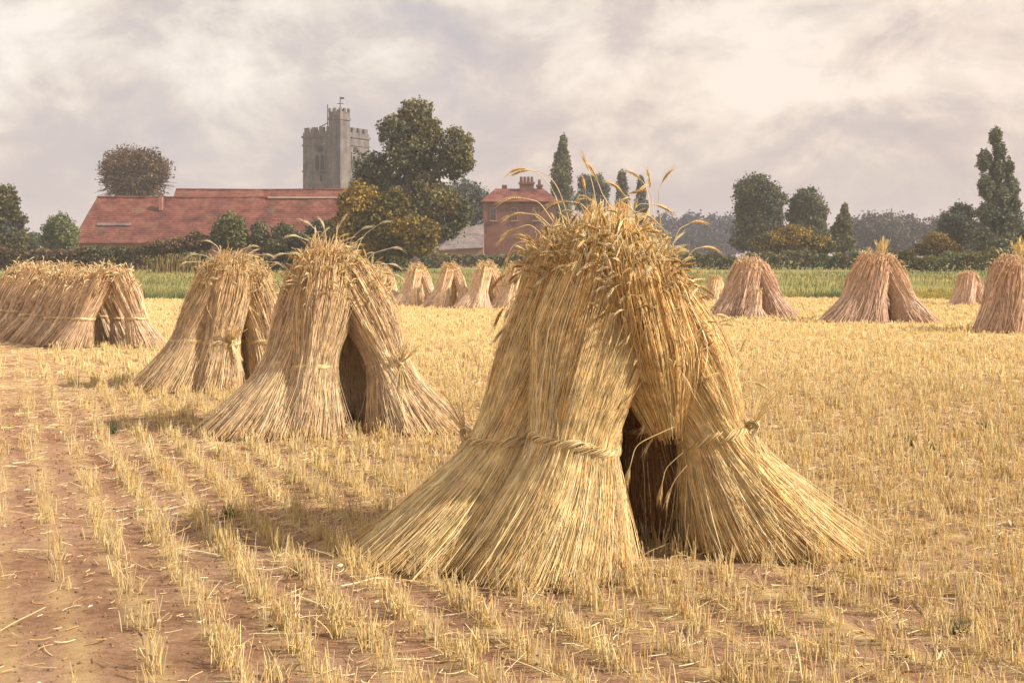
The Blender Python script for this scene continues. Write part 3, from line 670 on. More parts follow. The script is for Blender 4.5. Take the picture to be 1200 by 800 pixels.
    yy = np.sqrt(r.uniform(3.8 ** 2, 13 ** 2, n)); xx = r.uniform(-1, 1, n) * (.44 * yy + .4)
    sz = np.minimum(np.exp(r.normal(-5.6, .5, n)), .009) * (1 + .06 * yy); P = np.stack([xx, yy, gheight(xx, yy) + sz * .2], -1); D = norm(r.normal(size=(n, 3)) * [1, 1, .4]); W_ = norm(np.cross(D, r.normal(size=(n, 3))))
    b.octas(P, D, W_, sz * 2.2, sz, np.array([(.30, .18, .115)]) * r.uniform(.5, 1.2, (n, 1)))
    tag(b.build('soil_clods', M_clod), 'small crumbs of pinkish-brown soil strewn between the stubble rows', 'soil', kind='stuff')
    # pale scraps of husk and leaf
    b = Buf(); n = 260
    yy = np.sqrt(r.uniform(4 ** 2, 14 ** 2, n)); xx = r.uniform(-1, 1, n) * (.44 * yy + .4)
    P = np.stack([xx, yy, gheight(xx, yy) + r.uniform(.012, .05, n)], -1)
    b.leaves(P, r.uniform(.02, .055, n), np.array([(.74, .64, .42)]) * r.uniform(.7, 1.1, (n, 1)), np.tile([0, 0, 1.5], (n, 1)), seed=4, asp=.4)
    tag(b.build('chaff', M_ear), 'pale dry leaf scraps lying on the field', 'chaff', kind='stuff')
stubble()
# brighter tufts standing alone in the foreground: each one a thing
def tuft(px, py, h, n, seed, label, col=(.78, .62, .30), cat='stubble tuft', name='straw_tuft', fan=.28, group=None):
    Y0 = GY(py); x0 = WX(px, Y0); r = rng(seed); b = Buf()
    u = np.linspace(0, 1, 5)[None]; hh = h * r.uniform(.45, 1.1, (n, 1)); le = r.normal(0, fan, (n, 2))
    bx = r.normal(0, .022, (n, 2)); z0 = float(gheight(np.array(x0), np.array(Y0))) - .008
    P = np.stack([bx[:, :1] + le[:, :1] * hh * u ** 1.5, bx[:, 1:] + le[:, 1:] * hh * u ** 1.5, hh * u * (1 - .15 * u * np.abs(le).sum(1)[:, None])], -1)
    b.tubes(P, np.array([1.1, 1, .9, .7, .3])[None] * (.0021 + .00012 * Y0), np.array([col]) * r.uniform(.65, 1.1, (n, 1)), seed=seed)
    o = b.build(name, M_straw if name == 'straw_tuft' else M_grass, loc=(x0, Y0, z0)); tag(o, label, cat, group)
tuft(338, 738, .17, 26, 61, 'fan of long pale straws at the lower left tip of the foreground stook shadow')
tuft(392, 745, .17, 30, 62, 'tall spiky straw tuft in front of the foreground stook shadow, right of the fan')
tuft(470, 722, .14, 28, 63, 'short straw tuft just under the left foot of the foreground stook')
tuft(262, 780, .15, 34, 64, 'thick yellow straw tuft near the bottom edge at the lower left')
tuft(322, 795, .13, 26, 65, 'straw tuft half cut by the bottom edge, left of centre')
tuft(1104, 735, .13, 24, 66, 'pale straw tuft with green base at the lower right')
tuft(1135, 790, .12, 22, 67, 'yellow straw tuft at the bottom edge, far right')
tuft(560, 760, .12, 24, 68, 'small straw tuft below the middle of the foreground stook')
tuft(905, 742, .11, 22, 69, 'thin straw tuft on the ridge below the right sheaf')
G = (.13, .16, .06)
tuft(1068, 522, .12, 24, 71, 'small dark green weed in the stubble right of the right sheaf', G, 'weed', 'weed')
tuft(1155, 505, .12, 26, 72, 'green weed in the stubble near the right edge', G, 'weed', 'weed')
tuft(1088, 530, .10, 18, 73, 'lesser green weed just right of its darker neighbour', (.2, .2, .08), 'weed', 'weed')
tuft(1118, 742, .08, 20, 74, 'low green weed at the foot of the pale straw tuft', (.17, .2, .1), 'weed', 'weed')
tuft(132, 508, .16, 22, 75, 'grey-green weed at the edge of the bare soil on the left', (.2, .22, .12), 'weed', 'weed')
tuft(268, 606, .10, 26, 76, 'olive weed between two stubble rows left of the stook shadow', (.28, .26, .07), 'weed', 'weed')

# ------------------------------------------------------------------ meadow grass
def meadow_grass():
    r = rng(31); b = Buf()
    n = 26000; yy = np.concatenate([FAR + np.abs(r.normal(0, 3.0, n // 2)), r.uniform(FAR, 110, n // 2)]); xx = r.uniform(-1, 1, n) * .46 * yy
    yy = np.maximum(yy, far_edge(xx) + np.abs(r.normal(0, .5, n)) - .4)
    h = r.uniform(.05, .30, n) * (1 + .75 * noise2(xx, yy, .3)); h = np.clip(h, .08, .6)
    u = np.array([0, .5, 1.])[None]; le = r.normal(0, .22, (n, 2))
    P = np.stack([xx[:, None] + le[:, :1] * h[:, None] * u ** 1.6, yy[:, None] + le[:, 1:] * h[:, None] * u ** 1.6, h[:, None] * u], -1)
    base = np.array([(.22, .23, .09), (.30, .28, .11), (.38, .33, .13), (.20, .25, .13)])
    c = base[np.clip(((noise2(xx, yy, .12) + 1) * 2).astype(int), 0, 3)] * r.uniform(.7, 1.2, (n, 1))
    pxx = xx / yy * F_PX + 600 + 12 * np.sin(yy); yl = (pxx > 1045) & (pxx < 1135) & (yy < 75) & (r.random(n) < .8); c[yl] = np.array([.55, .42, .12]) * r.uniform(.7, 1.1, (int(yl.sum()), 1))
    h = h * np.where(noise2(xx * .6, yy * .3, .6) > .5, 1.5, 1) * np.where(yl, .6, 1)
    w = np.maximum(.012, yy * .00030)
    b.tubes(P, w[:, None] * np.array([1, 1, .4])[None], c, seed=3)
    tag(b.build('meadow_grass', M_grass), 'long green crop growing beyond the far edge of the stubble', 'grass', kind='stuff')
meadow_grass()

# ------------------------------------------------------------------ trees, bushes, hedges
def leaf_cloud(b, blobs, n, size, pal, seed, gaps=.0, flat=1.0):
    """blobs: (x,y,z,rx,ry,rz) in local metres; leaf clumps biased to each blob's shell"""
    n = int(n * 1.5); size = size * .8
    r = rng(seed); bl = np.array(blobs, float); vol = bl[:, 3] * bl[:, 5] ; p = vol ** .9 / (vol ** .9).sum()
    k = r.choice(len(bl), n, p=p); d = norm(r.normal(size=(n, 3))); rad = r.uniform(.25, 1, n) ** .42
    lump = 1 + .16 * np.sin(d[:, 0] * 5 + k * 2.1 + seed) * np.cos(d[:, 2] * 6 + k) + .09 * np.sin(d[:, 1] * 9 + d[:, 2] * 13 + k) + r.normal(0, .07, n) + .10 * np.sin(d[:, 0] * 11 + k) * np.sin(d[:, 2] * 12 + d[:, 1] * 7) + np.where(r.random(n) < .06, .14, 0)
    P = bl[k, :3] + d * (rad * lump)[:, None] * bl[k, 3:]
    if gaps:
        g_ = np.sin(P[:, 0] * gaps + k) * np.sin(P[:, 2] * gaps * 1.3 + 1 + seed) * np.cos(P[:, 1] * gaps); keep = (g_ > -.34) | (r.random(n) < .25)
        P, d, k = P[keep], d[keep], k[keep]
    P[:, 2] = np.maximum(P[:, 2], .05)
    m = len(P); pal = np.array(pal)
    ci = np.clip(((np.sin(k * 3.7 + seed) * .5 + .5) * .5 + (np.sin(P[:, 0] * 1.1) * np.sin(P[:, 2] * 1.4 + 2) * .5 + .5) * .5 + r.normal(0, .16, m)) * len(pal), 0, len(pal) - 1).astype(int)
    b.leaves(P, size * r.uniform(.6, 1.4, m), pal[ci] * r.uniform(.7, 1.3, (m, 1)), d * .8, seed=seed)
    return P
def limbs(b, base_r, top, blobs, col, seed, sides=8, n_extra=0, zbase=0):
    r = rng(seed); tt = np.linspace(0, 1, 9)
    trunk = np.stack([top[0] * tt ** 1.5, top[1] * tt, zbase + (top[2] - zbase) * tt], -1) + np.concatenate([np.zeros((1, 3)), r.normal(0, base_r * .18, (8, 3)) * [1, 1, 0]])
    b.tubes(trunk[None], (base_r * (1.25 - .8 * tt) + base_r * .4 * np.exp(-tt * 12))[None], np.array([col]), sides=sides, seed=seed)
    for (x, y, z, rx, ry, rz) in blobs:
        f = r.uniform(.45, .95); p0 = np.array([np.interp(f, tt, trunk[:, i]) for i in range(3)]); p1 = np.array([x, y, z])
        u = np.linspace(0, 1, 6)[:, None]; Pp = p0 + (p1 - p0) * u + np.array([0, 0, 1]) * np.sin(u * np.pi) * .06 * np.linalg.norm(p1 - p0) * r.uniform(-1, 1)
        b.tubes(Pp[None], (base_r * .45 * (1.05 - .8 * u[:, 0]))[None], np.array([col]), sides=6, seed=seed)
        for _ in range(4):
            q = norm(r.normal(size=3)) * [rx, ry, rz] * .85; a_ = p0 + (p1 - p0) * r.uniform(.5, 1); v = np.linspace(0, 1, 4)[:, None]
            b.tubes((a_ + (p1 + q - a_) * v)[None], (base_r * .16 * (1.05 - .8 * v[:, 0]))[None], np.array([col]), sides=4, seed=seed)
def tree(name, label, cat, px, Y0, blobs_px, n, size, pal, seed, trunk=.3, bark=(.09, .07, .055), group=None, gaps=0, deep=.8):
    x0 = WX(px, Y0); o = thing(name, label, cat, (x0, Y0, 0), 0, group); r = rng(seed)
    bl = []
    for (bx, by, rx, ry) in blobs_px:
        m = Y0 / F_PX; bl.append(((bx - px) * m, r.uniform(-.35, .35) * rx * m, WZ(by, Y0), rx * m, max(rx, ry) * m * deep, ry * m))
    b = Buf(); leaf_cloud(b, bl, n, size, pal, seed, gaps); b.build('crown', M_leaf, o)
    b = Buf(); top = max(bl, key=lambda q: q[2]); limbs(b, trunk, (top[0] * .6, 0, top[2]), bl, bark, seed); b.build('trunk', M_bark, o)
    return o
DK = [(.095, .10, .065), (.13, .135, .075), (.175, .17, .088), (.23, .205, .10)]
OL = [(.06, .065, .025), (.10, .095, .03), (.15, .125, .035), (.22, .16, .04)]
OCH = [(.15, .11, .03), (.24, .165, .04), (.34, .23, .045), (.42, .30, .06)]
PG = [(.12, .15, .07), (.17, .20, .09), (.22, .24, .11)]
BR = [(.10, .07, .045), (.15, .10, .06), (.20, .135, .075)]
BL = [(.07, .08, .07), (.09, .105, .09), (.12, .13, .105)]
# large tree beside the church tower
big = tree('oak_tree', 'tallest dark tree, many-lobed crown beside the church tower with golden lower boughs', 'tree', 478, 118, [
    (486, 134, 21, 19), (464, 154, 21, 18), (500, 158, 20, 20), (478, 180, 27, 22), (506, 186, 14, 12), (534, 172, 21, 22), (528, 196, 17, 15), (546, 190, 10, 13), (436, 198, 21, 20), (424, 222, 15, 16), (456, 222, 26, 20), (494, 214, 22, 18), (512, 236, 26, 20), (538, 246, 18, 18), (470, 250, 38, 22), (516, 262, 30, 20), (430, 250, 20, 20)], 24000, .40, DK + [(.17, .14, .05)], 51, trunk=.9, gaps=1.5)
tree('ochre_tree', 'golden-ochre bushy tree growing in front of the foot of the tallest dark tree', 'tree', 448, 108, [
    (420, 240, 24, 24), (448, 262, 34, 26), (410, 268, 22, 20), (486, 272, 30, 18), (460, 240, 22, 18), (432, 285, 30, 16), (478, 288, 34, 14)], 15000, .36, OL[1:] + OCH[1:3], 52, trunk=.45, gaps=1.4)
tree('shade_tree', 'blue-grey tree between the tallest dark tree and the brick house', 'tree', 548, 190, [(545, 232, 22, 20), (562, 240, 14, 18), (540, 256, 22, 22), (556, 262, 20, 18), (535, 276, 26, 16)], 8000, .55, BL, 53, trunk=.4)
# twiggy tree behind the barn
def twig_tree():
    Y0 = 185; px = 158; x0 = WX(px, Y0); m = Y0 / F_PX
    o = thing('twiggy_tree', 'round brown twiggy tree showing above the barn roof', 'tree', (x0, Y0, 0))
    bl = [(0, 0, WZ(202, Y0), 36 * m, 30 * m, 30 * m), (-18 * m, 0, WZ(196, Y0), 22 * m, 20 * m, 22 * m), (18 * m, 0, WZ(198, Y0), 24 * m, 20 * m, 22 * m), (0, 0, WZ(215, Y0), 32 * m, 26 * m, 22 * m)]
    b = Buf(); leaf_cloud(b, bl, 9000, .5, BR + [(.15, .11, .06)], 54, gaps=1.0)
    r = rng(3); n = 900; d = norm(r.normal(size=(n, 3)) + [0, 0, .5]); c = np.array([0, 0, WZ(212, Y0)])
    u = np.linspace(0, 1, 4)[None]; Lr = r.uniform(.8, 1.18, (n, 1)) * np.array([36 * m])
    P = c + d[:, None] * (Lr * u)[..., None] * np.array([1.15, 1, 1.02]); b.tubes(P, .035, np.array([(.16, .10, .06)]) * r.uniform(.7, 1.3, (n, 1)))
    b.build('crown', M_leaf, o)
    b = Buf(); limbs(b, .5, (0, 0, WZ(200, Y0)), bl, (.1, .07, .05), 7); b.build('trunk', M_bark, o)
twig_tree()
tree('edge_tree', 'dull olive tree cut off by the left edge of the picture', 'tree', 2, 130, [(4, 238, 15, 22), (12, 262, 16, 18), (-10, 250, 20, 26), (8, 282, 26, 16)], 8000, .42, OL[:3] + BL[:2], 55, trunk=.4)
tree('round_bush', 'pale green rounded bush at the left end of the barn', 'bush', 70, 140, [(68, 268, 17, 17), (80, 276, 14, 16), (60, 282, 14, 12)], 5000, .36, PG, 56, trunk=.22)
tree('low_bush', 'low grey-green bush between the left edge tree and the pale round bush', 'bush', 38, 150, [(36, 282, 14, 9), (28, 288, 14, 9)], 2600, .36, BL + PG[:1], 57, trunk=.15)
tree('dark_bush', 'dark rounded bush with pale top before the middle of the barn', 'bush', 270, 112, [(270, 267, 17, 16), (262, 278, 16, 14), (280, 280, 14, 12)], 5200, .3, DK + [(.12, .13, .05)], 58, trunk=.2)
tree('dark_bush', 'narrow black-green bush right of the dark rounded bush', 'bush', 306, 112, [(304, 274, 10, 14), (308, 286, 14, 10)], 2600, .28, DK[:3], 59, trunk=.15)
tree('dark_bush', 'black-green bush half hidden behind the tops of the left stooks', 'bush', 334, 112, [(334, 276, 16, 14), (328, 288, 18, 10), (350, 284, 16, 12)], 4200, .28, DK[:3], 60, trunk=.2)
tree('dark_bush', 'dark shadowy bush at the barn corner left of the golden-ochre tree', 'bush', 382, 114, [(378, 272, 20, 15), (398, 268, 16, 16), (366, 284, 18, 10), (396, 284, 18, 10)], 5200, .3, DK[:3] + OL[:1], 61, trunk=.2)
tree('brown_bush', 'rusty brown bush below the left half of the barn roof', 'bush', 205, 112, [(200, 288, 24, 9), (228, 284, 20, 11), (180, 292, 18, 7)], 4200, .28, BR + OL[:2], 62, trunk=.15)
tree('poplar_tree', 'slim dark pointed poplar standing behind the biggest stook', 'tree', 658, 200, [(660, 172, 5, 14), (659, 188, 9, 16), (658, 206, 12, 18), (658, 226, 13, 18), (658, 250, 12, 22)], 7000, .5, DK[:3], 63, trunk=.35)
tree('cypress_tree', 'small dark cypress seen over the top of the biggest stook', 'tree', 729, 210, [(729, 208, 5, 9), (729, 220, 7, 12), (729, 240, 8, 18)], 2800, .45, DK[:3], 64, trunk=.25)
tree('cypress_tree', 'faint blue-grey cypress right of the small dark cypress', 'tree', 751, 230, [(751, 214, 4, 8), (751, 226, 6, 12), (751, 246, 8, 18)], 2600, .5, BL, 65, trunk=.25)
tree('grey_tree', 'blue-grey round tree between the poplar and the small cypress', 'tree', 692, 240, [(686, 214, 9, 10), (698, 216, 10, 12), (706, 222, 9, 10), (692, 236, 22, 16)], 4500, .55, BL, 66, trunk=.3)
tree('dark_tree', 'tallest dark round-headed tree right of the biggest stook', 'tree', 885, 165, [(884, 224, 24, 21), (900, 240, 20, 22), (876, 248, 16, 20), (894, 264, 24, 22), (872, 276, 18, 18)], 15000, .42, DK[:3] + BL[:1], 67, trunk=.55, gaps=.9)
tree('dark_tree', 'smaller dark round-headed tree, middle of the right-hand tree line', 'tree', 946, 165, [(946, 238, 20, 18), (954, 252, 17, 18), (938, 256, 16, 18), (948, 274, 22, 16)], 10000, .42, DK[:3] + BL[:1], 68, trunk=.45, gaps=.9)
tree('fir_tree', 'small pointed green fir right of the two dark round trees', 'tree', 988, 150, [(990, 246, 4, 8), (989, 258, 8, 10), (987, 270, 12, 10), (986, 284, 16, 12)], 5500, .36, DK[1:] + OL[:1], 69, trunk=.25)
tree('ochre_bush', 'amber-brown spreading bush under the two dark round trees', 'bush', 930, 140, [(905, 284, 22, 12), (932, 280, 24, 16), (958, 288, 22, 12), (920, 292, 30, 8)], 8000, .34, OCH + OL[:2], 70, trunk=.2)
tree('tall_poplar', 'tallest grey-green poplar with ragged lobes near the right edge', 'tree', 1168, 128, [
    (1166, 160, 7, 11), (1171, 177, 7, 12), (1154, 189, 8, 13), (1180, 197, 7, 14), (1167, 202, 8, 15), (1155, 220, 9, 15), (1185, 222, 8, 15), (1171, 230, 11, 17), (1187, 242, 8, 13), (1156, 250, 13, 15), (1174, 252, 12, 14), (1178, 262, 20, 22), (1160, 280, 26, 18)], 17000, .34, [(.12, .135, .09), (.155, .165, .105), (.20, .205, .13)], 71, trunk=.35, gaps=1.5)
tree('pale_tree', 'dull green rounded tree just left of the ragged poplar', 'tree', 1124, 140, [(1128, 252, 14, 14), (1116, 264, 18, 16), (1134, 276, 20, 16)], 6500, .36, OL[:2] + BL + PG[:1], 72, trunk=.3)
tree('ochre_bush', 'small orange-tinted bush below the dull green tree on the right', 'bush', 1098, 125, [(1098, 284, 16, 12), (1084, 292, 18, 8), (1112, 292, 16, 8)], 3600, .28, OCH[:3] + OL[:1], 73, trunk=.15)
tree('edge_bush', 'grey-green bush against the right edge behind the cut-off stook', 'bush', 1200, 130, [(1198, 272, 16, 14), (1206, 286, 20, 14)], 3600, .34, BL + OL[:1], 74, trunk=.2)
def hedge(name, label, px0, px1, Y0, top_py, bot_py, n, size, pal, seed, var=3, depth=1.5):
    r = rng(seed); x0, x1 = WX(px0, Y0), WX(px1, Y0); o = thing(name, label, 'hedge', ((x0 + x1) / 2, Y0, 0)); hw = (x1 - x0) / 2
    zt = WZ(top_py, Y0); x = r.uniform(-hw, hw, n)
    top = zt + (np.sin(x * 1.3 + seed) + np.sin(x * .47) * 1.5 + np.sin(x * 3.1)) * var * .35 * Y0 / F_PX
    z = top * r.uniform(0, 1, n) ** .55; y = r.normal(0, depth * .4, n)
    pal = np.array(pal); ci = np.clip(((np.sin(x * .8 + seed) + np.sin(x * .31)) * .25 + .5 + r.normal(0, .18, n)) * len(pal), 0, len(pal) - 1).astype(int)
    b = Buf(); b.leaves(np.stack([x, y, np.maximum(z, .05)], -1), size * r.uniform(.6, 1.4, n), pal[ci] * r.uniform(.7, 1.25, (n, 1)), np.tile([0, -.3, .5], (n, 1)), seed=seed); b.build('foliage', M_leaf, o)
    b = Buf(); m = int(hw * 1.2) + 4; xx = np.linspace(-hw, hw, m); P = np.stack([np.stack([xx, xx * 0, xx * 0], -1), np.stack([xx + r.normal(0, .2, m), xx * 0, xx * 0 + zt * .45], -1), np.stack([xx + r.normal(0, .4, m), r.normal(0, .3, m), xx * 0 + zt * .8], -1)], 1)
    b.tubes(P, .05, np.array([(.09, .065, .045)]), sides=5); b.build('stems', M_bark, o)
hedge('brown_hedge', 'low reddish-brown hedge under the left end of the barn', -10, 190, 120, 291, 306, 9000, .28, BR + OL[:2] + DK[1:2], 81, 4)
hedge('field_hedge', 'dark olive hedge edging the green meadow before the barn and ochre tree', 180, 480, 116, 298, 310, 11000, .26, DK[2:] + OL[1:3] + PG[:1], 82, 5)
hedge('clipped_hedge', 'long dark clipped hedge behind the far row of small stooks', 420, 780, 150, 298, 311, 12000, .30, DK[1:] + OL[:1], 83, 1.5)
hedge('right_hedge', 'dark green hedge along the meadow beneath the right-hand trees', 780, 1010, 135, 297, 312, 9000, .28, DK[1:] + OL[1:2] + PG[:1], 84, 6)
hedge('rough_hedge', 'rough mixed green hedge at the far right behind the smallest stook', 1000, 1260, 118, 296, 314, 10000, .28, OL[1:] + PG + DK[3:], 85, 7)
# distant woods: read as one mass
def wood(label, px0, px1, Y0, tops, n, size, pal, seed):
    r = rng(seed); bl = []
    px = px0
    while px < px1:
        w = r.uniform(10, 20); tp = np.interp(px, *tops) + r.uniform(-4, 4); m = Y0 / F_PX
        h = (300 - tp) ; bl.append((WX(px, Y0), Y0 + r.uniform(-8, 8), WZ(tp + h * .32, Y0), w * m, w * m, h * .34 * m)); bl.append((WX(px + r.uniform(-8, 8), Y0), Y0 + r.uniform(-5, 5), WZ(tp + h * .68, Y0), w * 1.2 * m, w * m, h * .36 * m)); px += w * .75
    b = Buf(); leaf_cloud(b, bl, n, size, pal, seed)
    for (x, y, z, *_) in bl[::2]:
        b.tubes(np.array([[(x, y, 0), (x + .3, y, z * .6), (x, y, z)]]), np.array([[.5, .4, .2]]), np.array([(.08, .065, .06)]), sides=5)
    o = b.build('distant_wood', M_leaf); tag(o, label, 'wood', kind='stuff')
HAZE_BLU = [(.045, .05, .085), (.06, .065, .105), (.08, .08, .12)]  # far leaves tinted purple-blue: distance haze put into their colour
wood('purple-blue far-off wood right behind the biggest stook', 770, 870, 420, ([770, 820, 870], [252, 250, 254]), 9000, 1.3, HAZE_BLU, 91)
wood('mauve-grey far-off wood between the fir and the ragged poplar', 995, 1150, 300, ([995, 1030, 1080, 1150], [258, 250, 250, 256]), 13000, .85, [(.07, .07, .075), (.10, .085, .09), (.13, .105, .095), (.09, .10, .085)], 92)
wood('faint far-off wood behind the left edge', -60, 100, 520, ([-60, 100], [286, 290]), 5000, 1.4, HAZE_BLU, 93)
wood('faint far-off wood beyond the brick house', 520, 780, 500, ([520, 600, 700, 780], [268, 262, 262, 256]), 9000, 1.4, HAZE_BLU, 94)
wood('low far-off wood at the right edge', 1140, 1300, 400, ([1140, 1300], [264, 262]), 6000, 1.2, HAZE_BLU, 95)

# dry stalks before the barn
def reeds():
    Y0 = 108; x0 = WX(213, Y0); r = rng(6); n = 420; b = Buf(); hw = 30 / F_PX * Y0
    x = r.normal(0, hw * .5, n); h = r.uniform(.5, 1.9, n) * r.uniform(.6, 1, n); u = np.array([0, .5, 1.])[None]
    P = np.stack([x[:, None] + r.normal(0, .12, (n, 1)) * u * h[:, None], r.normal(0, .5, (n, 1)) + 0 * u, h[:, None] * u], -1)
    b.tubes(P, .035, np.array([(.42, .31, .13)]) * r.uniform(.5, 1.2, (n, 1)))
    tag(b.build('dry_stalks', M_grass, loc=(x0, Y0, 0)), 'patch of tall dry yellow stalks below the barn roof', 'dry plants', kind='stuff')
reeds()

# ------------------------------------------------------------------ buildings
def prism_roof(x0, x1, y0, y1, ze, zr, hipL=0., hipR=0., over=.35, thick=.16, sag=0.0, seed=1):
    """gabled or hipped roof shell as one closed solid along x; the ridge and slopes sag a little"""
    yc = (y0 + y1) / 2; x0 -= over; x1 += over; y0 -= over; y1 += over
    r = rng(seed); nx, ny = 25, 6; b = Buf()
    u = np.linspace(0, 1, nx); v = np.linspace(0, 1, ny)
    dip = sag * (-.5 * np.sin(u * np.pi * 3 + seed) ** 2 + r.normal(0, .18, nx)); dip[0] = dip[-1] = 0
    def slope(ys, ye):
        G = np.zeros((ny, nx, 3))
        for i, f in enumerate(v):
            xa, xb = x0 + hipL * f, x1 - hipR * f
            G[i, :, 0] = xa + (xb - xa) * u; G[i, :, 1] = ys + (ye - ys) * f; G[i, :, 2] = ze + (zr - ze) * f + dip * f + (sag * .22 * r.normal(0, 1, nx) if 0 < i < ny - 1 else 0)
        return G
    A = slope(y0, yc); B = slope(y1, yc); B[-1] = A[-1]
    I = np.arange(nx * ny).reshape(ny, nx); q = np.stack([I[:-1, :-1], I[:-1, 1:], I[1:, 1:], I[1:, :-1]], -1).reshape(-1, 4)
    for G, fl in ((A, 0), (B, 1)):
        qq = q[:, ::-1] if fl else q
        b.add(G, q=qq); b.add(G - [0, 0, thick], q=qq[:, ::-1])
        e = np.concatenate([G[0], G[0] - [0, 0, thick]]); k = np.arange(nx - 1); b.add(e, q=np.stack([k, k + nx, k + nx + 1, k + 1], -1))
    for c in (0, -1):
        if (hipL if c == 0 else hipR) > 0.5:
            P = np.array([A[0, c], B[0, c], A[-1, c]]); b.add(np.concatenate([P, P - [0, 0, thick]]), t=[[0, 1, 2], [3, 5, 4]], q=[[0, 3, 4, 1]])
        else:
            for G in (A, B):
                e = np.concatenate([G[:, c], G[:, c] - [0, 0, thick]]); k = np.arange(ny - 1); b.add(e, q=np.stack([k, k + 1, k + ny + 1, k + ny], -1))
    return b
def gable_wall(x0, x1, y0, y1, ze, zr, hipL=0, hipR=0):
    b = Buf(); yc = (y0 + y1) / 2
    V = np.array([(x0, y0, 0), (x1, y0, 0), (x1, y1, 0), (x0, y1, 0), (x0, y0, ze - .18), (x1, y0, ze - .18), (x1, y1, ze - .18), (x0, y1, ze - .18), (x0, yc, zr - .22 if not hipL else ze - .18), (x1, yc, zr - .22 if not hipR else ze - .18)])
    b.add(V, q=[[0, 1, 5, 4], [2, 3, 7, 6], [0, 4, 7, 3], [1, 2, 6, 5]], t=[[4, 8, 7], [5, 6, 9]]); return b
# front barn: ridge py 233, eaves py 284
Yb = 150; mpp = Yb / F_PX
bx0, bx1 = WX(90, Yb), WX(402, Yb); bo = thing('barn', 'long low barn with sagging red tiled roof, nearest of the two barn ranges', 'barn', ((bx0 + bx1) / 2, Yb, 0))
hw = (bx1 - bx0) / 2; ze, zr = WZ(284, Yb - 1), WZ(231, Yb + 5)
gable_wall(-hw, hw, -.6, 10.5, ze, zr, hipL=1).build('wall', M_barnwall, bo)
rf = prism_roof(-hw, hw, -.6, 10.5, ze, zr, hipL=1.2, sag=.28, seed=4).build('roof', M_tile, bo)
b = Buf(); b.box((WX(180, Yb) - (bx0 + bx1) / 2, 3.2, WZ(237.5, Yb)), (.22, .25, .85)); b.build('vent_stub', M_barnwall, rf)
def on_slope(f):  # point on the front slope of the barn, f from eave (0) to ridge (1)
    y_ = -.95 + f * (4.95 + .95); return y_, ze + (zr - ze) * f
xc = (bx0 + bx1) / 2
ang = math.atan2(zr - ze, 5.9)
def slope_box(px0, px1, f0, f1, mat_, name, up=.05):
    (ya, za), (yb_, zb) = on_slope(f0), on_slope(f1); b = Buf(); nrm = np.array([0, -math.sin(ang), math.cos(ang)])
    P = np.array([(WX(px0, Yb) - xc, ya, za), (WX(px1, Yb) - xc, ya, za), (WX(px1, Yb) - xc, yb_, zb), (WX(px0, Yb) - xc, yb_, zb)])
    V = np.concatenate([P + nrm * .01, P + nrm * up]); b.add(V, q=[[3, 2, 1, 0], [4, 5, 6, 7], [0, 1, 5, 4], [1, 2, 6, 5], [2, 3, 7, 6], [3, 0, 4, 7]])
    return b.build(name, mat_, rf)
slope_box(110, 150, .35, .40, M_slate, 'skylight_strip', .16)
slope_box(305, 398, .96, .985, M_lead, 'ridge_flashing', .16)
b = Buf(); b.tubes(np.array([[(-hw + .9, 4.95, zr + .02), (0, 4.95, zr - .08), (hw + .3, 4.95, zr + .02)]]), .14, np.array([(.3, .1, .07)]), sides=6); b.build('ridge_tiles', M_tile2, rf)
for px_ in (140, 226):
    b = Buf(); b.box((WX(px_, Yb) - xc, -.62, 1.3), (1.1, .06, 1.3)); b.build('door', M_dark, bo)
# rear barn
Yr = 164; rx0, rx1 = WX(197, Yr), WX(405, Yr); b2 = thing('barn', 'rear barn range whose higher red ridge shows above the front barn roof', 'barn', ((rx0 + rx1) / 2, Yr, 0)); hw2 = (rx1 - rx0) / 2
ze2, zr2 = WZ(262, Yr), WZ(222, Yr + 5)
gable_wall(-hw2, hw2, 0, 10, ze2, zr2).build('wall', M_barnwall, b2)
rf2 = prism_roof(-hw2, hw2, 0, 10, ze2, zr2, sag=.25, seed=9).build('roof', M_tile2, b2)
b = Buf(); b.tubes(np.array([[(-hw2 - .3, 5, zr2 + .02), (0, 5, zr2 - .06), (hw2 + .3, 5, zr2 + .02)]]), .14, np.array([(.3, .1, .07)]), sides=6); b.build('ridge_tiles', M_tile, rf2)

# church tower
Yt = 225; kpx = 398; ct = thing('church_tower', 'grey stone battlemented church tower with a corner stair turret, rising behind the barns', 'church tower', (WX(kpx, Yt), Yt, 0), 0)
S_ = 9.0; rot = R(31); m = Yt / F_PX
uL = np.array([-math.cos(rot), math.sin(rot)]); uR = np.array([math.sin(rot), math.cos(rot)])   # edges going left and right from the near corner
cen = uL * S_ / 2 + uR * S_ / 2; rzT = math.pi - rot  # local x along uL
rz_ = math.atan2(uL[1], uL[0])
ztop = WZ(158, Yt); zpar = WZ(148, Yt)
b = Buf(); b.box((*cen, ztop / 2), (S_ / 2, S_ / 2, ztop / 2), rz_); b.build('body', M_stone, ct)
b = Buf()
for z_, hh, ex in ((ztop + .0, .22, .22), (WZ(168, Yt), .16, .14), (WZ(199, Yt), .16, .14)): b.box((*cen, z_), (S_ / 2 + ex, S_ / 2 + ex, hh), rz_)
b.build('string_course', M_stone, ct)
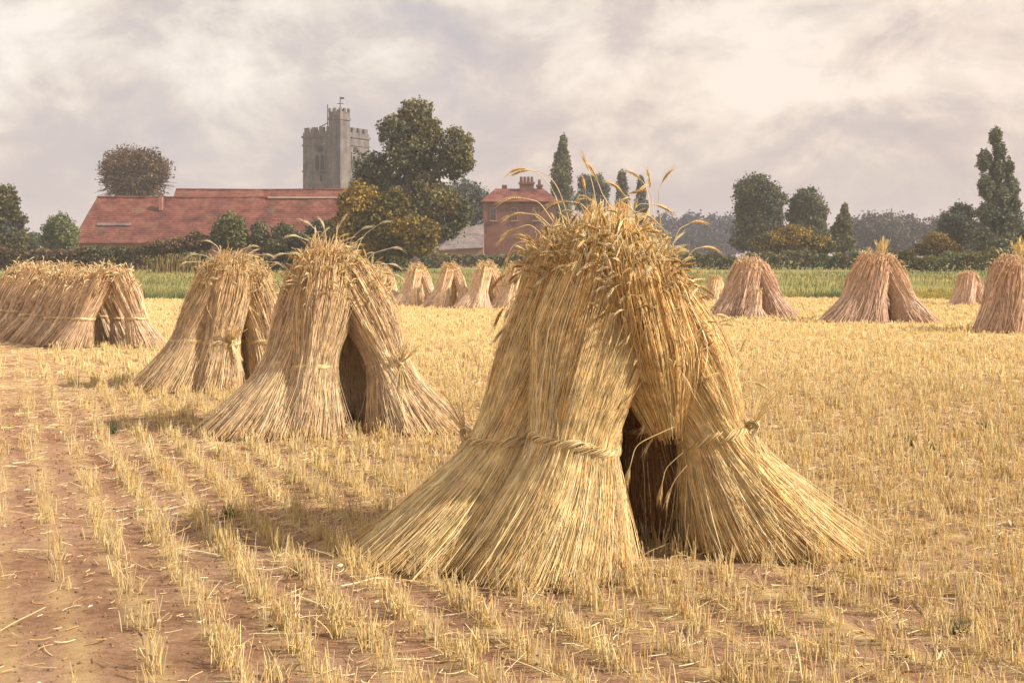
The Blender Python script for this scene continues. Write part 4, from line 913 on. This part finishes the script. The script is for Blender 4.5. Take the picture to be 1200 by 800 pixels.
# parapet: low wall + merlons on four sides
b = Buf(); zp0 = ztop + .22; hp = (zpar - zp0)
sides = [(np.zeros(2), uL), (np.zeros(2), uR), (uL * S_, uR), (uR * S_, uL)]
for (st_, dr) in sides:
    mid = st_ + dr * S_ / 2; a_ = math.atan2(dr[1], dr[0]); inward = cen - mid; inward = inward / np.linalg.norm(inward)
    c_ = mid + inward * .3; b.box((*c_, zp0 + hp * .22), (S_ / 2, .27, hp * .22), a_)
b.build('parapet', M_stone, ct)
for (st_, dr) in sides:
    mid = st_ + dr * S_ / 2; a_ = math.atan2(dr[1], dr[0]); inward = cen - mid; inward = inward / np.linalg.norm(inward)
    for k in range(5):
        c_ = st_ + dr * (S_ * (k + .5) / 5) + inward * .3
        if k == 4 and dr is uL: c_ = c_ + dr * 0
        b = Buf(); b.box((*c_, zp0 + hp * .44 + hp * .33), (S_ / 5 * .31, .25, hp * .33), a_); b.build('merlon', M_stone, ct)
# belfry windows on the two visible faces
def face_pt(dr, f, z, outn, off): return (*(dr * S_ * f + outn * off), z)
outL = -uR; outR = -uL
for dr, on, nm in ((uL, outL, 'L'), (uR, outR, 'R')):
    a_ = math.atan2(dr[1], dr[0]); f0 = .52
    zb, zt_ = WZ(199.5, Yt) + .3, WZ(181, Yt)
    fr = Buf(); fr.box(face_pt(dr, f0, (zb + zt_) / 2 + .2, on, .05), (1.25, .10, (zt_ - zb) / 2 + .5), a_); w_ = fr.build('belfry_window', M_stone, ct)
    for sft in (-.62, .62):
        b = Buf(); c_ = dr * (S_ * f0 + sft) + on * .17
        # lancet outline: rectangle + pointed head, extruded
        hw_ = .42; pts = [(-hw_, zb), (hw_, zb), (hw_, zt_ - .6), (hw_ * .6, zt_ - .15), (0, zt_ + .15), (-hw_ * .6, zt_ - .15), (-hw_, zt_ - .6)]
        V = [(*(c_ + dr * p + on * o_), z_) for o_ in (0, .03) for p, z_ in pts]; b.add(V, q=[[7 + 0, 7 + 1, 7 + 2, 7 + 6], [7 + 6, 7 + 2, 7 + 3, 7 + 5], [0, 1, 8, 7], [1, 2, 9, 8], [2, 3, 10, 9], [3, 4, 11, 10], [4, 5, 12, 11], [5, 6, 13, 12], [6, 0, 7, 13]], t=[[7 + 5, 7 + 3, 7 + 4]])
        b.build('louvre', M_dark, w_)
    b = Buf(); th = np.linspace(0, 2 * np.pi, 16, endpoint=False); c_ = dr * S_ * f0 + on * .16; zc = WZ(174, Yt)
    V = [(*(c_ + dr * .62 * math.cos(a)), zc + .62 * math.sin(a)) for a in th] + [(*c_, zc)]
    V += [(*(dr * S_ * f0 - on * .02 + dr * .62 * math.cos(a)), zc + .62 * math.sin(a)) for a in th]
    b.add(V, t=[[i, (i + 1) % 16, 16] for i in range(16)], q=[[i, (i + 1) % 16, 17 + (i + 1) % 16, 17 + i] for i in range(16)]); b.build('round_opening', M_dark, ct)
b = Buf(); b.box((*(uL * S_ * .5 + outL * .02), WZ(208, Yt)), (.2, .05, .55), math.atan2(uL[1], uL[0])); b.build('slit_window', M_dark, ct)
# stair turret (octagon) at the near corner
def octa_prism(b, c, r0, z0, z1, r1=None, n=8, ph=.2):
    r1 = r1 or r0; th = np.arange(n) * 2 * np.pi / n + ph
    V = [(c[0] + r0 * math.cos(a), c[1] + r0 * math.sin(a), z0) for a in th] + [(c[0] + r1 * math.cos(a), c[1] + r1 * math.sin(a), z1) for a in th] + [(c[0], c[1], z1)]
    b.add(V, q=[[i, (i + 1) % n, n + (i + 1) % n, n + i] for i in range(n)], t=[[n + i, n + (i + 1) % n, 2 * n] for i in range(n)])
tcn_ = (uL + uR) * .5; b = Buf(); zt1 = WZ(131, Yt); b.box((*tcn_, zt1 / 2), (1.42, 1.42, zt1 / 2), rz_); tu = b.build('stair_turret', M_stone, ct)
b = Buf(); b.box((*tcn_, WZ(139.5, Yt)), (1.58, 1.58, .22), rz_); b.build('turret_cornice', M_stone, tu)
for k in range(8):
    a = k * math.pi / 4 + rz_; q_ = 1.25 * (math.sqrt(2) if k % 2 else 1); b = Buf(); b.box((tcn_[0] + q_ * math.cos(a), tcn_[1] + q_ * math.sin(a), zt1 + .3), (.17, .26, .38) if k % 2 == 0 else (.2, .2, .38), rz_ + (a - rz_ if k % 2 == 0 else 0)); b.build('turret_merlon', M_stone, tu)
def pole(px, z0, z1, nm, arms=True, yoff=.8):
    b = Buf(); x = WX(px, Yt) - WX(kpx, Yt); b.tubes(np.array([[(x, yoff, z0), (x, yoff, (z0 + z1) / 2), (x, yoff, z1)]]), .09, np.array([(.06, .05, .05)]), sides=6)
    if arms: b.box((x, yoff, z0 + (z1 - z0) * .62), (.6, .06, .07)); b.box((x + .35, yoff, z1 - .25), (.35, .04, .18))
    b.build(nm, M_iron, ct)
pole(398, zt1 - .5, WZ(113, Yt), 'weathervane')
pole(381, ztop, WZ(120, Yt), 'flagpole', False, 3.0)
b = Buf(); xa = WX(371, Yt) - WX(kpx, Yt); xb_ = WX(381, Yt) - WX(kpx, Yt); b.tubes(np.array([[(xa, 3, WZ(147, Yt)), ((xa + xb_) / 2, 3, WZ(145, Yt)), (xb_, 3, WZ(142, Yt))]]), .09, np.array([(.06, .05, .05)]), sides=5); b.build('pole_stay', M_iron, ct)

# brick house right of the big tree
Yh = 175; hx0, hx1 = WX(566, Yh), WX(652, Yh); xc3 = (hx0 + hx1) / 2; ho = thing('brick_house', 'dull red brick house with a clustered chimney, half hidden by the biggest stook', 'house', (xc3, Yh, 0)); hwh = (hx1 - hx0) / 2
zeh, zrh = WZ(236, Yh), WZ(221, Yh + 4)
gable_wall(-hwh, hwh, 0, 8, zeh, zrh, hipL=1, hipR=1).build('wall', M_brick, ho)
hr = prism_roof(-hwh, hwh, 0, 8, zeh, zrh, hipL=2.2, hipR=2.2, over=.4, sag=.06).build('roof', M_tile, ho)
def chimney(px0, px1, top, y_, pots, mat_=M_brick):
    xa, xb = WX(px0, Yh) - xc3, WX(px1, Yh) - xc3; zt_ = WZ(top, Yh); b = Buf(); b.box(((xa + xb) / 2, y_, (zeh + zt_) / 2), ((xb - xa) / 2, .55, (zt_ - zeh) / 2)); b.box(((xa + xb) / 2, y_, zt_), ((xb - xa) / 2 + .14, .68, .15)); ch = b.build('chimney', mat_, hr)
    for k in range(pots):
        b = Buf(); octa_prism(b, (xa + (xb - xa) * (k + .5) / pots, y_), .24, zt_ + .1, zt_ + .95, .2); b.build('chimney_pot', M_tile2, ch)
chimney(609, 626, 213, 3.5, 4); chimney(630, 636, 216, 4.2, 1); chimney(588, 594, 222, 5.0, 2, M_slate)
for px_ in (578, 603, 628):
    for py_ in (251,):
        b = Buf(); xw = WX(px_, Yh) - xc3; b.box((xw, -.02, WZ(py_, Yh)), (.50, .06, .95)); w_ = b.build('window', M_barnwall, ho)
        b = Buf()
        for sx in (-.21, .21):
            for sz in (-.44, .44): b.box((xw + sx, -.09, WZ(py_, Yh) + sz), (.18, .02, .38))
        b.build('pane', M_glass, w_); b = Buf(); b.box((xw, -.08, WZ(py_, Yh) - 1.0), (.6, .14, .07)); b.build('sill', M_lead, w_)
# grey-roofed outbuilding leaning down to the left
Ys = 168; sx0, sx1 = WX(514, Ys), WX(566, Ys); so = thing('outbuilding', 'low outbuilding with a sloping grey slate roof against the left of the brick house', 'shed', ((sx0 + sx1) / 2, Ys, 0)); hs = (sx1 - sx0) / 2
zl, zh = WZ(292, Ys), WZ(262, Ys)
b = Buf(); b.add([(-hs, 0, 0), (hs, 0, 0), (hs, 6, 0), (-hs, 6, 0), (-hs, 0, zl), (hs, 0, zl), (hs, 6, zh), (-hs, 6, zl + .8)], q=[[0, 1, 5, 4], [2, 3, 7, 6], [0, 4, 7, 3], [1, 2, 6, 5]]); b.build('wall', M_barnwall, so)
b = Buf(); V = np.array([(-hs - .3, -.3, zl - .1), (hs, -.3, zl + .3), (hs, 6.2, zh + .2), (-hs * .1, 6.2, zh - .6), (-hs - .3, 6.2, zl + .5)])
V2 = np.concatenate([V, V - [0, 0, .15]]); b.add(V2, q=[[0, 1, 2, 3], [8, 7, 6, 5], [0, 5, 6, 1], [1, 6, 7, 2], [2, 7, 8, 3], [3, 8, 9, 4], [4, 9, 5, 0]], t=[[0, 3, 4], [5, 9, 8]]); b.build('roof', M_slate, so)
# garden wall seen pinkish under the ochre tree
b = Buf(); b.box((WX(470, 152), 152, .9), (5.6, .2, .9)); b.box((WX(470, 152), 152, 1.84), (5.7, .28, .04)); tag(b.build('garden_wall', M_barnwall), 'low pinkish garden wall glimpsed under the golden-ochre tree', 'wall')

# ------------------------------------------------------------------ haze
b = Buf(); b.box((0, 0, 19), (1150, 1150, 20)); hz = b.build('haze', M_dark); hz.data.materials.clear()
hm = bpy.data.materials.new('haze_air'); hm.use_nodes = True; t_ = hm.node_tree; t_.nodes.clear()
oo = N(t_, 'ShaderNodeOutputMaterial'); pv = N(t_, 'ShaderNodeVolumePrincipled'); pv.inputs['Color'].default_value = (.80, .79, .84, 1); pv.inputs['Density'].default_value = 0.00065
t_.links.new(pv.outputs[0], oo.inputs['Volume']); hz.data.materials.append(hm); tag(hz, 'thin pale haze softening the far trees and buildings', 'haze', kind='stuff')
